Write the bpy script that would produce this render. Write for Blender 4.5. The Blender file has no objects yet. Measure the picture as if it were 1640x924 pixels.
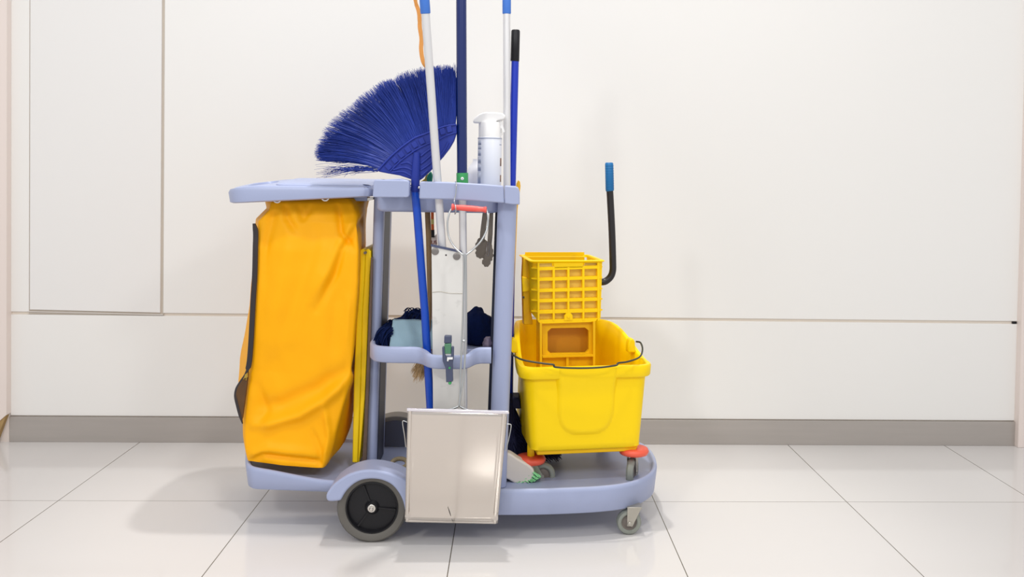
import bpy, bmesh, random
from math import *
from mathutils import Vector, Matrix, noise
from mathutils.geometry import tessellate_polygon
random.seed(7)
SC = bpy.context.scene
C = SC.collection
# ------------------------------------------------------------------ camera
PIT, YAW, ROL = -.0247, -.0397, .0158
FPX, PPX, PPY, CAMH = 1440.0, 875.44, 319.32, .9935
_F = Vector((-sin(YAW)*cos(PIT), cos(YAW)*cos(PIT), sin(PIT)))
_R0 = Vector((cos(YAW), sin(YAW), 0)); _U0 = _R0.cross(_F)
_R = cos(ROL)*_R0 + sin(ROL)*_U0; _U = -sin(ROL)*_R0 + cos(ROL)*_U0
_O = Vector((0, 0, CAMH))
cd = bpy.data.cameras.new('camera'); cam = bpy.data.objects.new('camera', cd); C.objects.link(cam)
cd.sensor_fit = 'HORIZONTAL'; cd.sensor_width = 36; cd.lens = 36*FPX/1640
cd.shift_x = -(PPX-820)/1640; cd.shift_y = -(462-PPY)/1640
cd.clip_start = .05
m = Matrix.Identity(4)
for i, v in enumerate((_R, _U, -_F)):
    for j in range(3): m[j][i] = v[j]
m.translation = _O
cam.matrix_world = m
SC.camera = cam
# ------------------------------------------------------------------ light
def srgb(r, g, b, a=1):
    f = lambda c: (c/255/12.92 if c <= 10 else ((c/255+.055)/1.055)**2.4)
    return (f(r), f(g), f(b), a)
w = bpy.data.worlds.new('world'); SC.world = w; w.use_nodes = True
w.node_tree.nodes['Background'].inputs[0].default_value = srgb(253, 252, 252)
w.node_tree.nodes['Background'].inputs[1].default_value = .76
def area(name, loc, target, power, size, col=(255, 253, 249)):
    l = bpy.data.lights.new(name, 'AREA'); l.shape = 'DISK'; l.size = size; l.energy = power
    l.color = srgb(*col)[:3]
    o = bpy.data.objects.new(name, l); C.objects.link(o); o.location = loc
    o.rotation_euler = (Vector(target)-Vector(loc)).to_track_quat('-Z', 'Y').to_euler()
    return o
area('ceiling_downlight', (.05, 1.30, 3.4), (.0, 2.2, 0), 21, .24)
sl = bpy.data.lights.new('recessed_spot', 'SPOT'); sl.energy = 150; sl.spot_size = radians(50); sl.spot_blend = .7; sl.shadow_soft_size = .045; sl.color = srgb(255, 252, 247)[:3]
so = bpy.data.objects.new('recessed_spot', sl); C.objects.link(so); so.location = (-.06, 2.52, 3.4)
area('ceiling_downlight', (-1.9, -.8, 3.0), (-.3, 2.6, .5), 32, .4)
area('ceiling_downlight', (2.0, -.8, 3.0), (.3, 2.6, .5), 24, .5)
area('ceiling_downlight', (0, -1.2, 2.8), (0, 2.6, .6), 12, .4)
SC.view_settings.view_transform = 'Standard'; SC.view_settings.look = 'None'
SC.view_settings.exposure = -.02; SC.view_settings.gamma = 1
SC.view_settings.use_curve_mapping = False

# ------------------------------------------------------------------ helpers
def ray(px, py): return _R*(px-PPX)/FPX - _U*(py-PPY)/FPX + _F
def at(px, py, Y):
    d = ray(px, py); return _O + d*(Y/d.y)
def atz(px, py, z):
    d = ray(px, py); return _O + d*((z-CAMH)/d.z)
def PX(P):
    d = P-_O; z = d.dot(_F); return PPX+FPX*d.dot(_R)/z, PPY-FPX*d.dot(_U)/z
def X_(px, Y, py=500): return at(px, py, Y).x
def Z_(px, py, Y): return at(px, py, Y).z

MATS = {}
def mat(name, rgb, rough=.45, metal=0, spec=.5, noise_amt=0, nscale=8, bump=0, bscale=60, coat=0, sheen=0, trans=0, stretch=None, dirt=None, dscale=5):
    if name in MATS: return MATS[name]
    M = bpy.data.materials.new(name); M.use_nodes = True; nt = M.node_tree; N = nt.nodes; L = nt.links
    b = N['Principled BSDF']
    b.inputs['Base Color'].default_value = srgb(*rgb)
    b.inputs['Roughness'].default_value = rough; b.inputs['Metallic'].default_value = metal
    b.inputs['Specular IOR Level'].default_value = spec
    b.inputs['Coat Weight'].default_value = coat
    b.inputs['Sheen Weight'].default_value = sheen
    b.inputs['Transmission Weight'].default_value = trans
    tc = N.new('ShaderNodeTexCoord'); mp = N.new('ShaderNodeMapping'); L.new(tc.outputs['Object'], mp.inputs[0])
    if stretch: mp.inputs['Scale'].default_value = stretch
    src = None
    if noise_amt:
        n = N.new('ShaderNodeTexNoise'); n.inputs['Scale'].default_value = nscale; n.inputs['Detail'].default_value = 4
        L.new(mp.outputs[0], n.inputs['Vector'])
        mx = N.new('ShaderNodeMix'); mx.data_type = 'RGBA'
        c = Vector(srgb(*rgb)[:3])
        mx.inputs[6].default_value = (*(c*(1-noise_amt)), 1); mx.inputs[7].default_value = (*(c*(1+noise_amt*.6)), 1)
        L.new(n.outputs['Fac'], mx.inputs[0]); src = mx.outputs[2]
    if dirt:
        n = N.new('ShaderNodeTexNoise'); n.inputs['Scale'].default_value = dscale; n.inputs['Detail'].default_value = 6
        L.new(mp.outputs[0], n.inputs['Vector'])
        rp = N.new('ShaderNodeValToRGB'); rp.color_ramp.elements[0].position = .60; rp.color_ramp.elements[1].position = .78
        rp.color_ramp.elements[0].color = (0, 0, 0, 1); rp.color_ramp.elements[1].color = (.6, .6, .6, 1)
        L.new(n.outputs['Fac'], rp.inputs[0])
        mx = N.new('ShaderNodeMix'); mx.data_type = 'RGBA'
        if src: L.new(src, mx.inputs[6])
        else: mx.inputs[6].default_value = srgb(*rgb)
        mx.inputs[7].default_value = srgb(*dirt); L.new(rp.outputs[0], mx.inputs[0]); src = mx.outputs[2]
    if src: L.new(src, b.inputs['Base Color'])
    if bump:
        n2 = N.new('ShaderNodeTexNoise'); n2.inputs['Scale'].default_value = bscale; n2.inputs['Detail'].default_value = 3
        L.new(mp.outputs[0], n2.inputs['Vector'])
        bp = N.new('ShaderNodeBump'); bp.inputs['Strength'].default_value = bump; bp.inputs['Distance'].default_value = .004
        L.new(n2.outputs['Fac'], bp.inputs['Height']); L.new(bp.outputs[0], b.inputs['Normal'])
    MATS[name] = M; return M

CART = mat('cart_plastic', (162, 172, 205), .42, noise_amt=.05, nscale=5, bump=.06, bscale=300, dirt=(140, 148, 176), dscale=2.2)
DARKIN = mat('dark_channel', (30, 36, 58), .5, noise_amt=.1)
HOUS = mat('housing_shade', (84, 86, 102), .5, noise_amt=.08)  # fender plastic darkened, its shade is put into the colour
HOUSR = mat('housing_ring_shade', (132, 128, 124), .5, noise_amt=.08)  # greyer fender plastic, shade mixed into the colour
TYRE = mat('tyre_rubber', (98, 95, 90), .55, noise_amt=.12, nscale=14)
BLACK = mat('black_plastic', (26, 26, 30), .4, spec=.3, noise_amt=.1)
STEEL = mat('bright_steel', (214, 210, 204), .25, 1, noise_amt=.06)
ZINC = mat('zinc_plate', (186, 182, 172), .42, .8, noise_amt=.1, nscale=30)
GTYRE = mat('grey_caster_rubber', (138, 142, 134), .5, noise_amt=.08)
HUBG = mat('caster_hub', (112, 104, 98), .5, noise_amt=.1)
BAG = mat('bag_vinyl', (255, 179, 0), .5, noise_amt=.05, nscale=3, bump=.10, bscale=500, spec=.22)
BAGIN = mat('bag_inside_shade', (92, 62, 30), .7, noise_amt=.25, nscale=40)
ZIP = mat('zipper_tape', (46, 40, 44), .6, noise_amt=.15)
YEL = mat('bucket_plastic', (255, 216, 0), .42, spec=.28, noise_amt=.03, nscale=4, bump=.05, bscale=200, dirt=(214, 178, 40), dscale=3)
YEL2 = mat('wringer_plastic', (255, 212, 0), .42, spec=.28, noise_amt=.05, nscale=6, dirt=(206, 166, 60), dscale=14)
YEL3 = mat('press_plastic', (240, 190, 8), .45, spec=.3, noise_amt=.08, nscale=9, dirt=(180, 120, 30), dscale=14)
SIGNY = mat('sign_plastic', (252, 214, 20), .4, spec=.3, noise_amt=.08, nscale=20)
BROOM = mat('broom_plastic', (38, 56, 148), .4, spec=.3, noise_amt=.05)
BRIS = mat('broom_bristle', (16, 50, 150), .55, noise_amt=.25, nscale=18)
BLUE = mat('blue_pole', (0, 70, 184), .35, coat=.1, noise_amt=.03)
BLUE2 = mat('cobalt_pole', (2, 46, 178), .35, coat=.1, noise_amt=.03)
NAVYP = mat('navy_pole', (8, 34, 98), .25, coat=.15, noise_amt=.03)
GRIPB = mat('blue_grip', (66, 122, 212), .5, noise_amt=.03)
ALU = mat('aluminium_tube', (222, 222, 224), .38, .3, noise_amt=.04, stretch=(200, 200, 2))
GREEN = mat('green_plastic', (60, 160, 90), .4, noise_amt=.05)
PLATE = mat('scuffed_aluminium', (224, 223, 220), .4, .12, noise_amt=.07, nscale=7, dirt=(120, 120, 118), dscale=17)
RIV = mat('grey_rivet', (134, 130, 128), .4, .6, noise_amt=.1, nscale=40)
NAVYE = mat('navy_edge', (72, 80, 112), .5, noise_amt=.08)
WHITE = mat('white_plastic', (236, 236, 236), .35, noise_amt=.02)
BOTL = mat('bottle_plastic', (226, 230, 240), .35, noise_amt=.03)
LABEL = mat('label_print', (168, 176, 196), .5, noise_amt=.15, nscale=120)
BROWNP = mat('brown_print', (120, 80, 50), .5, noise_amt=.3, nscale=90)
RED = mat('red_plastic', (236, 92, 84), .42, noise_amt=.05, dirt=(240, 150, 140), dscale=30)
BUMP = mat('red_bumper', (240, 96, 70), .4, noise_amt=.05, dirt=(240, 190, 170), dscale=14)
WIRE = mat('steel_wire', (186, 190, 192), .3, .75, noise_amt=.05)
DWIRE = mat('dark_wire', (66, 68, 58), .35, .5, noise_amt=.1)
NAVYC = mat('navy_cloth', (18, 32, 74), .95, spec=.1, noise_amt=.3, nscale=40, bump=.5, bscale=160)
NAVYH = mat('navy_bristle', (14, 20, 66), .7, noise_amt=.3, nscale=40)
AQUA = mat('pale_blue_cloth', (150, 180, 196), .9, noise_amt=.08, nscale=12, bump=.3, bscale=400)
WOOD = mat('bamboo_wood', (126, 100, 66), .6, noise_amt=.2, nscale=10, stretch=(20, 20, 2))
STRAW = mat('straw', (196, 162, 116), .8, noise_amt=.3, nscale=60)
ORNG = mat('orange_plastic', (222, 100, 30), .45, noise_amt=.05)
STRAP = mat('orange_strap', (214, 146, 72), .7, noise_amt=.15, nscale=60)
TONG = mat('aged_steel', (120, 112, 104), .32, .85, noise_amt=.35, nscale=30)
CREAM = mat('cream_plastic', (222, 214, 204), .5, noise_amt=.05, dirt=(180, 170, 160), dscale=18)
MINT = mat('mint_bristle', (150, 226, 160), .6, noise_amt=.12, nscale=60)
MOPY = mat('grip_teal', (6, 104, 164), .5, noise_amt=.05)
BLKT = mat('black_tube', (40, 38, 40), .35, .2, noise_amt=.05)
CLIPM = mat('clip_slate', (70, 78, 104), .45, noise_amt=.05)
CLIPG = mat('clip_green', (78, 130, 100), .45, noise_amt=.1)
TAN = mat('tan_rope', (150, 136, 108), .9, noise_amt=.4, nscale=90, bump=.6, bscale=200)
REDTX = mat('red_letter', (128, 44, 48), .6, noise_amt=.05)
PALE = mat('pale_board', (214, 202, 196), .5, noise_amt=.05)
GOLD = mat('brass', (190, 160, 70), .35, .8, noise_amt=.05)

def finish(o, smooth=35):
    me = o.data
    if smooth is not None and len(me.polygons):
        me.shade_smooth()
        if smooth < 180: me.set_sharp_from_angle(angle=radians(smooth))
def obj(name, verts, faces, material, parent=None, smooth=35, bevel=0, bseg=2, subsurf=0):
    me = bpy.data.meshes.new(name)
    piv = Vector((0, 0, 0))
    if parent is not None: piv = parent['_piv'] if False else PIV[parent.name]
    else:
        vs = [Vector(v) for v in verts]
        piv = Vector(((min(v.x for v in vs)+max(v.x for v in vs))/2, (min(v.y for v in vs)+max(v.y for v in vs))/2, min(v.z for v in vs)))
    me.from_pydata([tuple(Vector(v)-piv) for v in verts], [], faces); me.validate()
    bm = bmesh.new(); bm.from_mesh(me); bmesh.ops.recalc_face_normals(bm, faces=bm.faces); bm.to_mesh(me); bm.free()
    me.materials.append(material)
    o = bpy.data.objects.new(name, me); C.objects.link(o)
    if parent is not None: o.parent = parent
    else: o.location = piv
    PIV[o.name] = piv
    if bevel:
        md = o.modifiers.new('bevel', 'BEVEL'); md.width = bevel; md.segments = bseg; md.limit_method = 'ANGLE'; md.angle_limit = radians(30)
        md.harden_normals = False
    if subsurf:
        md = o.modifiers.new('sub', 'SUBSURF'); md.levels = subsurf; md.render_levels = subsurf
    finish(o, smooth)
    return o
PIV = {}
def thing(name, loc, label, cat, group=None):
    o = bpy.data.objects.new(name, None); C.objects.link(o); o.location = loc; o.empty_display_size = .1
    PIV[o.name] = Vector(loc)
    o['label'] = label; o['category'] = cat
    if group: o['group'] = group
    return o
def tag(o, label, cat, group=None):
    o['label'] = label; o['category'] = cat
    if group: o['group'] = group
    return o
def struct(o): o['kind'] = 'structure'; return o
# every builder returns (verts, faces)
def join(*vf):
    V = []; F = []
    for v, f in vf:
        n = len(V); V += list(v); F += [tuple(i+n for i in q) for q in f]
    return V, F
def box(x0, x1, y0, y1, z0, z1):
    V = [Vector(p) for p in ((x0,y0,z0),(x1,y0,z0),(x1,y1,z0),(x0,y1,z0),(x0,y0,z1),(x1,y0,z1),(x1,y1,z1),(x0,y1,z1))]
    return V, [(0,3,2,1),(4,5,6,7),(0,1,5,4),(1,2,6,5),(2,3,7,6),(3,0,4,7)]
def loft(rings, cap0=True, cap1=True, closed=True):
    n = len(rings[0]); V = [Vector(p) for r in rings for p in r]; F = []
    for i in range(len(rings)-1):
        for j in range(n if closed else n-1):
            k = (j+1) % n
            F.append((i*n+j, i*n+k, (i+1)*n+k, (i+1)*n+j))
    if cap0: F.append(tuple(range(n))[::-1])
    if cap1: F.append(tuple((len(rings)-1)*n+j for j in range(n)))
    return V, F
def prism(pts, Y, t, back=None):
    """front outline given as (px,py) on the plane y=Y, real thickness t"""
    A = [at(p[0], p[1], Y) for p in pts]
    return loft([A, [a+Vector((0, t, 0)) for a in A]])
def prism3(A, d):
    A = [Vector(a) for a in A]; d = Vector(d)
    return loft([A, [a+d for a in A]])
def cr(pts, n=8, closed=False):
    P = [Vector(p) for p in pts]; out = []; N = len(P)
    rng = range(N if closed else N-1)
    for i in rng:
        p0 = P[(i-1) % N] if (closed or i > 0) else P[0]*2-P[1]
        p1 = P[i]; p2 = P[(i+1) % N]
        p3 = P[(i+2) % N] if (closed or i+2 < N) else P[-1]*2-P[-2]
        for k in range(n):
            t = k/n
            out.append(.5*((2*p1)+(p2-p0)*t+(2*p0-5*p1+4*p2-p3)*t*t+(3*p1-p0-3*p2+p3)*t**3))
    if not closed: out.append(P[-1].copy())
    return out
def tube(path, r, seg=12, caps=True, flat=1.0, closed=False):
    P = [Vector(p) for p in path]; n = len(P)
    R = r if isinstance(r, (list, tuple)) else [r]*n
    T = []
    for i in range(n):
        a = P[i-1] if (i > 0 or closed) else P[i]; b = P[(i+1) % n] if (i < n-1 or closed) else P[i]
        T.append((b-a).normalized())
    ref = Vector((0, 1, 0)) if abs(T[0].y) < .9 else Vector((1, 0, 0))
    u = (ref - T[0]*ref.dot(T[0])).normalized(); rings = []
    for i in range(n):
        u = (u - T[i]*u.dot(T[i])).normalized(); v = T[i].cross(u)
        rings.append([P[i]+(u*cos(a)*flat+v*sin(a))*R[i] for a in [2*pi*k/seg for k in range(seg)]])
    if closed: rings.append(rings[0])
    return loft(rings, caps and not closed, caps and not closed)
def lathe(profile, o, axis='y', seg=40, caps=True):
    """profile list of (radius, height along axis)"""
    o = Vector(o); rings = []
    for r, h in profile:
        ring = []
        for k in range(seg):
            a = 2*pi*k/seg; c, s = cos(a)*r, sin(a)*r
            ring.append(o+(Vector((c, h, s)) if axis == 'y' else Vector((c, s, h)) if axis == 'z' else Vector((h, c, s))))
        rings.append(ring)
    return loft(rings, caps, caps)
def plan(outline, profile, cap0=True, cap1=True):
    """outline closed list of (x,y) ccw; profile list of (inset, z or function(x,y))"""
    n = len(outline); P = [Vector((p[0], p[1])) for p in outline]
    area2 = sum(P[i].x*P[(i+1) % n].y-P[(i+1) % n].x*P[i].y for i in range(n)); sg = 1 if area2 > 0 else -1
    nor = []
    for i in range(n):
        t = (P[(i+1) % n]-P[i-1]).normalized(); nor.append(Vector((-t.y, t.x))*sg)
    rings = []
    for d, z in profile:
        rings.append([Vector((P[i].x+nor[i].x*d, P[i].y+nor[i].y*d, z(P[i].x, P[i].y) if callable(z) else z)) for i in range(n)])
    V, F = loft(rings, False, False)
    for on, r_, fl in ((cap0, 0, True), (cap1, len(rings)-1, False)):
        if on:
            for t in tessellate_polygon([[Vector((v.x, v.y, 0)) for v in rings[r_]]]):
                q = tuple(r_*n+i for i in t); F.append(q[::-1] if fl else q)
    return V, F
def cr2(pts, n=6): return [(v.x, v.y) for v in cr([(p[0], p[1], 0) for p in pts], n, True)]
def text(name, s, loc, size, material, parent, thick=.0006):
    cu = bpy.data.curves.new(name, 'FONT'); cu.body = s; cu.size = size; cu.extrude = thick
    o = bpy.data.objects.new(name, cu); C.objects.link(o); o.data.materials.append(material)
    me = bpy.data.meshes.new_from_object(o.evaluated_get(bpy.context.evaluated_depsgraph_get()))
    C.objects.unlink(o); bpy.data.objects.remove(o)
    V = [Vector((v.co.x, -v.co.z, v.co.y))+Vector(loc) for v in me.vertices]; F = [tuple(p.vertices) for p in me.polygons]
    return obj(name, V, F, material, parent, smooth=None)
def hairs(paths, r0, r1, seg=3):
    V = []; F = []
    for P in paths:
        n = len(P); base = len(V)
        for i, p in enumerate(P):
            a = P[max(i-1, 0)]; b = P[min(i+1, n-1)]; T = (b-a)
            if T.length < 1e-9: T = Vector((0, 0, 1))
            T.normalize(); ref = Vector((0, 1, 0)) if abs(T.y) < .9 else Vector((1, 0, 0))
            u = (ref-T*ref.dot(T)).normalized(); v = T.cross(u); r = r0+(r1-r0)*i/(n-1)
            for k in range(seg): V.append(p+(u*cos(2*pi*k/seg)+v*sin(2*pi*k/seg))*r)
        for i in range(n-1):
            for k in range(seg):
                q = (k+1) % seg; F.append((base+i*seg+k, base+i*seg+q, base+(i+1)*seg+q, base+(i+1)*seg+k))
    return V, F

# ------------------------------------------------------------------ the setting
D = 3.33; TS = .6; X0 = -.144; ZG = .4695
WALL = mat('wall_panel', (237, 236, 234), .42, noise_amt=.015, nscale=1.2, spec=.3)
WALLD = mat('door_panel', (234, 233, 232), .42, noise_amt=.015, nscale=1.0, spec=.3)
GROOVE = mat('groove_backing', (222, 212, 200), .6, noise_amt=.06, nscale=5, stretch=(3, 1, 20))
PINK = mat('side_panel', (232, 220, 214), .45, noise_amt=.02, nscale=2)
BASE = mat('brushed_baseboard', (178, 172, 167), .36, .35, noise_amt=.10, nscale=3, stretch=(1, 1, 14))
GAPM = mat('gap_dark', (196, 186, 174), .7, noise_amt=.1)
def floor_mat():
    M = bpy.data.materials.new('polished_tile'); M.use_nodes = True; nt = M.node_tree; N = nt.nodes; L = nt.links; b = N['Principled BSDF']
    tc = N.new('ShaderNodeNewGeometry'); sep = N.new('ShaderNodeSeparateXYZ'); L.new(tc.outputs['Position'], sep.inputs[0])
    def mt(op, a, bb=None, c=None):
        n = N.new('ShaderNodeMath'); n.operation = op
        for i, v in enumerate((a, bb, c)):
            if v is None: continue
            if isinstance(v, (int, float)): n.inputs[i].default_value = v
            else: L.new(v, n.inputs[i])
        return n.outputs[0]
    def line(co, off, wd):
        f = mt('FRACT', mt('DIVIDE', mt('SUBTRACT', co, off-30*TS), TS))
        e = mt('MINIMUM', f, mt('SUBTRACT', 1.0, f))
        return mt('LESS_THAN', e, wd/TS/2)
    ln = mt('MAXIMUM', line(sep.outputs[0], X0, .0026), line(sep.outputs[1], D-TS, .0022))
    ix = mt('FLOOR', mt('DIVIDE', mt('SUBTRACT', sep.outputs[0], X0-30*TS), TS)); iy = mt('FLOOR', mt('DIVIDE', mt('SUBTRACT', sep.outputs[1], D-30*TS), TS))
    cmb = N.new('ShaderNodeCombineXYZ'); L.new(ix, cmb.inputs[0]); L.new(iy, cmb.inputs[1])
    wn = N.new('ShaderNodeTexWhiteNoise'); L.new(cmb.outputs[0], wn.inputs[0])
    n = N.new('ShaderNodeTexNoise'); n.inputs['Scale'].default_value = 1.6; n.inputs['Detail'].default_value = 5; L.new(tc.outputs['Position'], n.inputs['Vector'])
    fac = mt('ADD', mt('MULTIPLY', n.outputs['Fac'], .6), mt('MULTIPLY', wn.outputs[0], .3))
    mx = N.new('ShaderNodeMix'); mx.data_type = 'RGBA'; L.new(fac, mx.inputs[0])
    mx.inputs[6].default_value = srgb(211, 208, 207); mx.inputs[7].default_value = srgb(220, 217, 215)
    m2 = N.new('ShaderNodeMix'); m2.data_type = 'RGBA'; L.new(ln, m2.inputs[0]); L.new(mx.outputs[2], m2.inputs[6]); m2.inputs[7].default_value = srgb(96, 88, 76)
    L.new(m2.outputs[2], b.inputs['Base Color'])
    b.inputs['Roughness'].default_value = .09; b.inputs['Specular IOR Level'].default_value = .5
    bp = N.new('ShaderNodeBump'); bp.inputs['Strength'].default_value = .4; bp.inputs['Distance'].default_value = .001; bp.invert = True
    L.new(ln, bp.inputs['Height']); L.new(bp.outputs[0], b.inputs['Normal'])
    return M
struct(obj('floor', *box(-4, 4, -3, D+.1, -.05, 0), floor_mat(), smooth=None))
XL = X_(17, D, 400); XR = X_(1633, D, 400); ZT = 2.9
dxl, dxr = X_(47.5, D, 300), X_(261, D, 300)
struct(obj('wall_back', *box(-4, 4, D+.005, D+.14, 0, ZT), GROOVE, smooth=None))
g = .0052
struct(obj('wall_back_lower', *box(XL, XR, D, D+.01, .095, ZG-g), WALL, bevel=.0012))
struct(obj('wall_back_upper', *box(dxr+.003, XR+.03, D, D+.01, ZG+g, ZT), WALL, bevel=.0012))
struct(obj('trim_1', *box(XL, dxl-.002, D, D+.01, ZG+g, ZT), WALL, bevel=.0012))
# gap behind the access door and the access door itself, hanging a little out of true
struct(obj('trim_2', *box(dxl-.004, dxr+.006, D+.003, D+.0049, ZG-.004, ZT), GAPM, smooth=None))
dz = ZG+g+.006
door = [(dxl+.0015, D-.002, dz+.002), (dxr-.007, D-.002, dz-.005), (dxr-.007, D-.002, ZT), (dxl+.0015, D-.002, ZT)]
struct(obj('door_1', *prism3(door, (0, .010, 0)), WALLD, bevel=.0015))
struct(obj('trim_3', *prism3([(dxl-.006, D-.0015, ZG+.004), (dxr+.003, D-.0015, ZG-.003), (dxr+.003, D-.0015, ZG+.0015), (dxl-.006, D-.0015, ZG+.0075)], (0, .006, 0)), mat('bright_trim', (214, 208, 202), .3, .4), smooth=None))
struct(obj('trim_4', *box(XR-.02, XR-.004, D-.001, D+.006, ZG-.004, ZG+.003), BLACK, smooth=None))
struct(obj('baseboard_back', *box(XL, XR, D-.008, D+.01, 0, .092), BASE, bevel=.001))
# side panels closing the recess
struct(obj('wall_left', *prism3([at(-900, 1400, D-.03)*0+Vector((-4, D-.03, .10)), Vector((XL-.075, D-.03, .035)), Vector((XL+.002, D-.03, .105)), Vector((XL+.002, D-.03, ZT)), Vector((-4, D-.03, ZT))], (0, .06, 0)), PINK, smooth=None))
struct(obj('baseboard_left', *box(-4, XL-.001, D-.006, D+.01, 0, .12), mat('left_plinth', (222, 212, 206), .5, noise_amt=.03), smooth=None))
struct(obj('trim_5', *prism3([Vector((XL-.001, D-.026, .102)), Vector((XL-.036, D-.03, .003)), Vector((XL-.10, D-.03, .003)), Vector((XL-.09, D-.03, .03))], (0, .02, 0)), mat('bare_plywood', (170, 140, 92), .8, noise_amt=.3, nscale=30), smooth=None))
struct(obj('wall_right', *box(XR-.002, 4, D-.03, D+.03, .0, ZT), PINK, bevel=.002))

# ------------------------------------------------------------------ service cart
cart = thing('janitor_cart', (-.2, 2.65, 0), 'light blue-grey plastic janitorial cart with trays and a low deck, carrying all the cleaning tools', 'cart')
out = [(404, 2.885), (396, 2.85), (394, 2.75), (393, 2.64), (393.5, 2.56), (397, 2.525), (408, 2.508), (440, 2.503), (490, 2.500), (535, 2.497)]
P = [(X_(a, b, 745), b) for a, b in out]
left = P
xw0, xw1 = X_(535, 2.43, 800), X_(662, 2.43, 800)
front = [(xw1-.05, 2.497), (xw1-.015, 2.488), (xw1+.015, 2.458), (xw1+.045, 2.426), (xw1+.085, 2.415), (-.12, 2.414), (-.02, 2.414), (.08, 2.416), (.17, 2.424), (.26, 2.438)]
right = [(.33, 2.462), (.385, 2.505), (.425, 2.565), (.446, 2.64), (.453, 2.72), (.448, 2.80), (.425, 2.86), (.37, 2.89), (.28, 2.897), (0, 2.90), (-.3, 2.90), (-.5, 2.90), (-.68, 2.90)]
OUT = cr2(left+front+right, 6)
def deck_top(x, y): return .143+.006*min(1, max(0, (x+.5)/.3))
def zt(dz): return lambda x, y: rimdeck(x)+dz
def rimdeck(x):
    t = min(1, max(0, (-.47-x)/.27)); u = min(1, max(0, (x+.47)/.1)); return .141+.034*t*t*(3-2*t)+.006*u
def zbot(x, y):
    t = min(1, max(0, (x+.45)/.20)); return .111*(1-t)+.074*t
obj('base_deck', *plan(OUT, [(.010, lambda x, y: zbot(x, y)), (.006, lambda x, y: zbot(x, y)+.003), (.0, zt(-.012)), (.0015, zt(-.004)), (.005, zt(0)), (.010, zt(0)), (.014, zt(-.004)), (.017, lambda x, y: .134), (.022, lambda x, y: .132)]), CART, cart, smooth=50)
def fender(Yf, Yb):
    c = at(596, 813, 2.41); c.y = Yf
    outer = []
    for px, py in [(534, 802), (527, 801.5), (523.5, 798), (523.5, 791), (529, 782), (539, 771), (562, 757), (589, 751), (616, 754), (639, 762), (660, 775), (674, 794), (681, 823)]:
        p = at(px, py, 2.41); outer.append(Vector((p.x, Yf, p.z)))
    outer = cr(outer, 4)
    inner = cr([Vector((at(px, py, 2.41).x, Yf, at(px, py, 2.41).z)) for px, py in [(650, 823), (646, 803), (638, 787), (627, 775), (612, 768), (596, 766), (580, 768), (566, 775), (554, 787), (546, 801)]], 4)
    return loft([outer+inner, [v+Vector((0, Yb-Yf, 0)) for v in outer+inner]])
obj('wheel_fender', *fender(2.403, 2.498), CART, cart, bevel=.006, bseg=3, smooth=50)
def rear_housing():
    c = Vector((X_(634, 2.85, 700), 2.85, .10)); R = .128
    arc = [Vector((c.x+R*cos(a), c.y, c.z+R*sin(a))) for a in [pi*k/32 for k in range(33)]]
    arc = [Vector((arc[0].x, c.y, .132))]+[a for a in arc if a.z > .132]+[Vector((arc[-1].x, c.y, .132))]
    return loft([arc, [v+Vector((0, .06, 0)) for v in arc]]), arc, c
vf, arc, cc = rear_housing()
hz = obj('wheel_housing', *vf, HOUSR, cart, bevel=.006, bseg=3, smooth=50)
ia = [cc+(a-cc)*.90 for a in arc]; ia = [Vector((v.x, cc.y-.006, max(v.z, .133))) for v in ia]
obj('housing_shade_face', *loft([ia, [v+Vector((0, .008, 0)) for v in ia]]), HOUS, hz, smooth=None)  # dark face carries the shade inside the rear fender as colour
def big_wheel(y, sgn=1):
    c = Vector((-.3625, y, .0945))
    k = sgn
    t = obj('wheel', *lathe([(.070, .006*k), (.078, .001*k), (.088, 0), (.0935, .006*k), (.0945, .014*k), (.0945, .028*k), (.0925, .036*k), (.086, .041*k), (.070, .041*k), (.070, .006*k)], c, seg=64, caps=False), TYRE, cart, smooth=40)
    hub = lathe([(.0705, .004*k), (.067, .003*k), (.064, .014*k), (.020, .011*k), (.014, .002*k), (.0001, .002*k)], c, seg=48, caps=False)
    back = lathe([(.0705, .036*k), (.0001, .036*k)], c, seg=48, caps=False)
    ribs = []
    for a in (radians(112), radians(-6), radians(-126)):
        d = Vector((cos(a), 0, sin(a))); n = Vector((-sin(a), 0, cos(a)))*.0022
        A = [c+d*.014-n, c+d*.064-n, c+d*.064+n, c+d*.014+n]
        A = [v+Vector((0, .008*k, 0)) for v in A]; ribs.append(prism3(A, (0, .006*k, 0)))
    obj('hub', *join(hub, back, *ribs), BLACK, t, smooth=35)
    obj('axle_nut', *join(lathe([(.0105, .003*k), (.0105, -.001*k), (.009, -.002*k), (.006, -.002*k)], c, seg=24), lathe([(.0055, 0), (.0055, -.007*k), (.004, -.009*k)], c, seg=12)), STEEL, t)
    return t
big_wheel(2.416, 1); big_wheel(2.918, -1)
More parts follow.
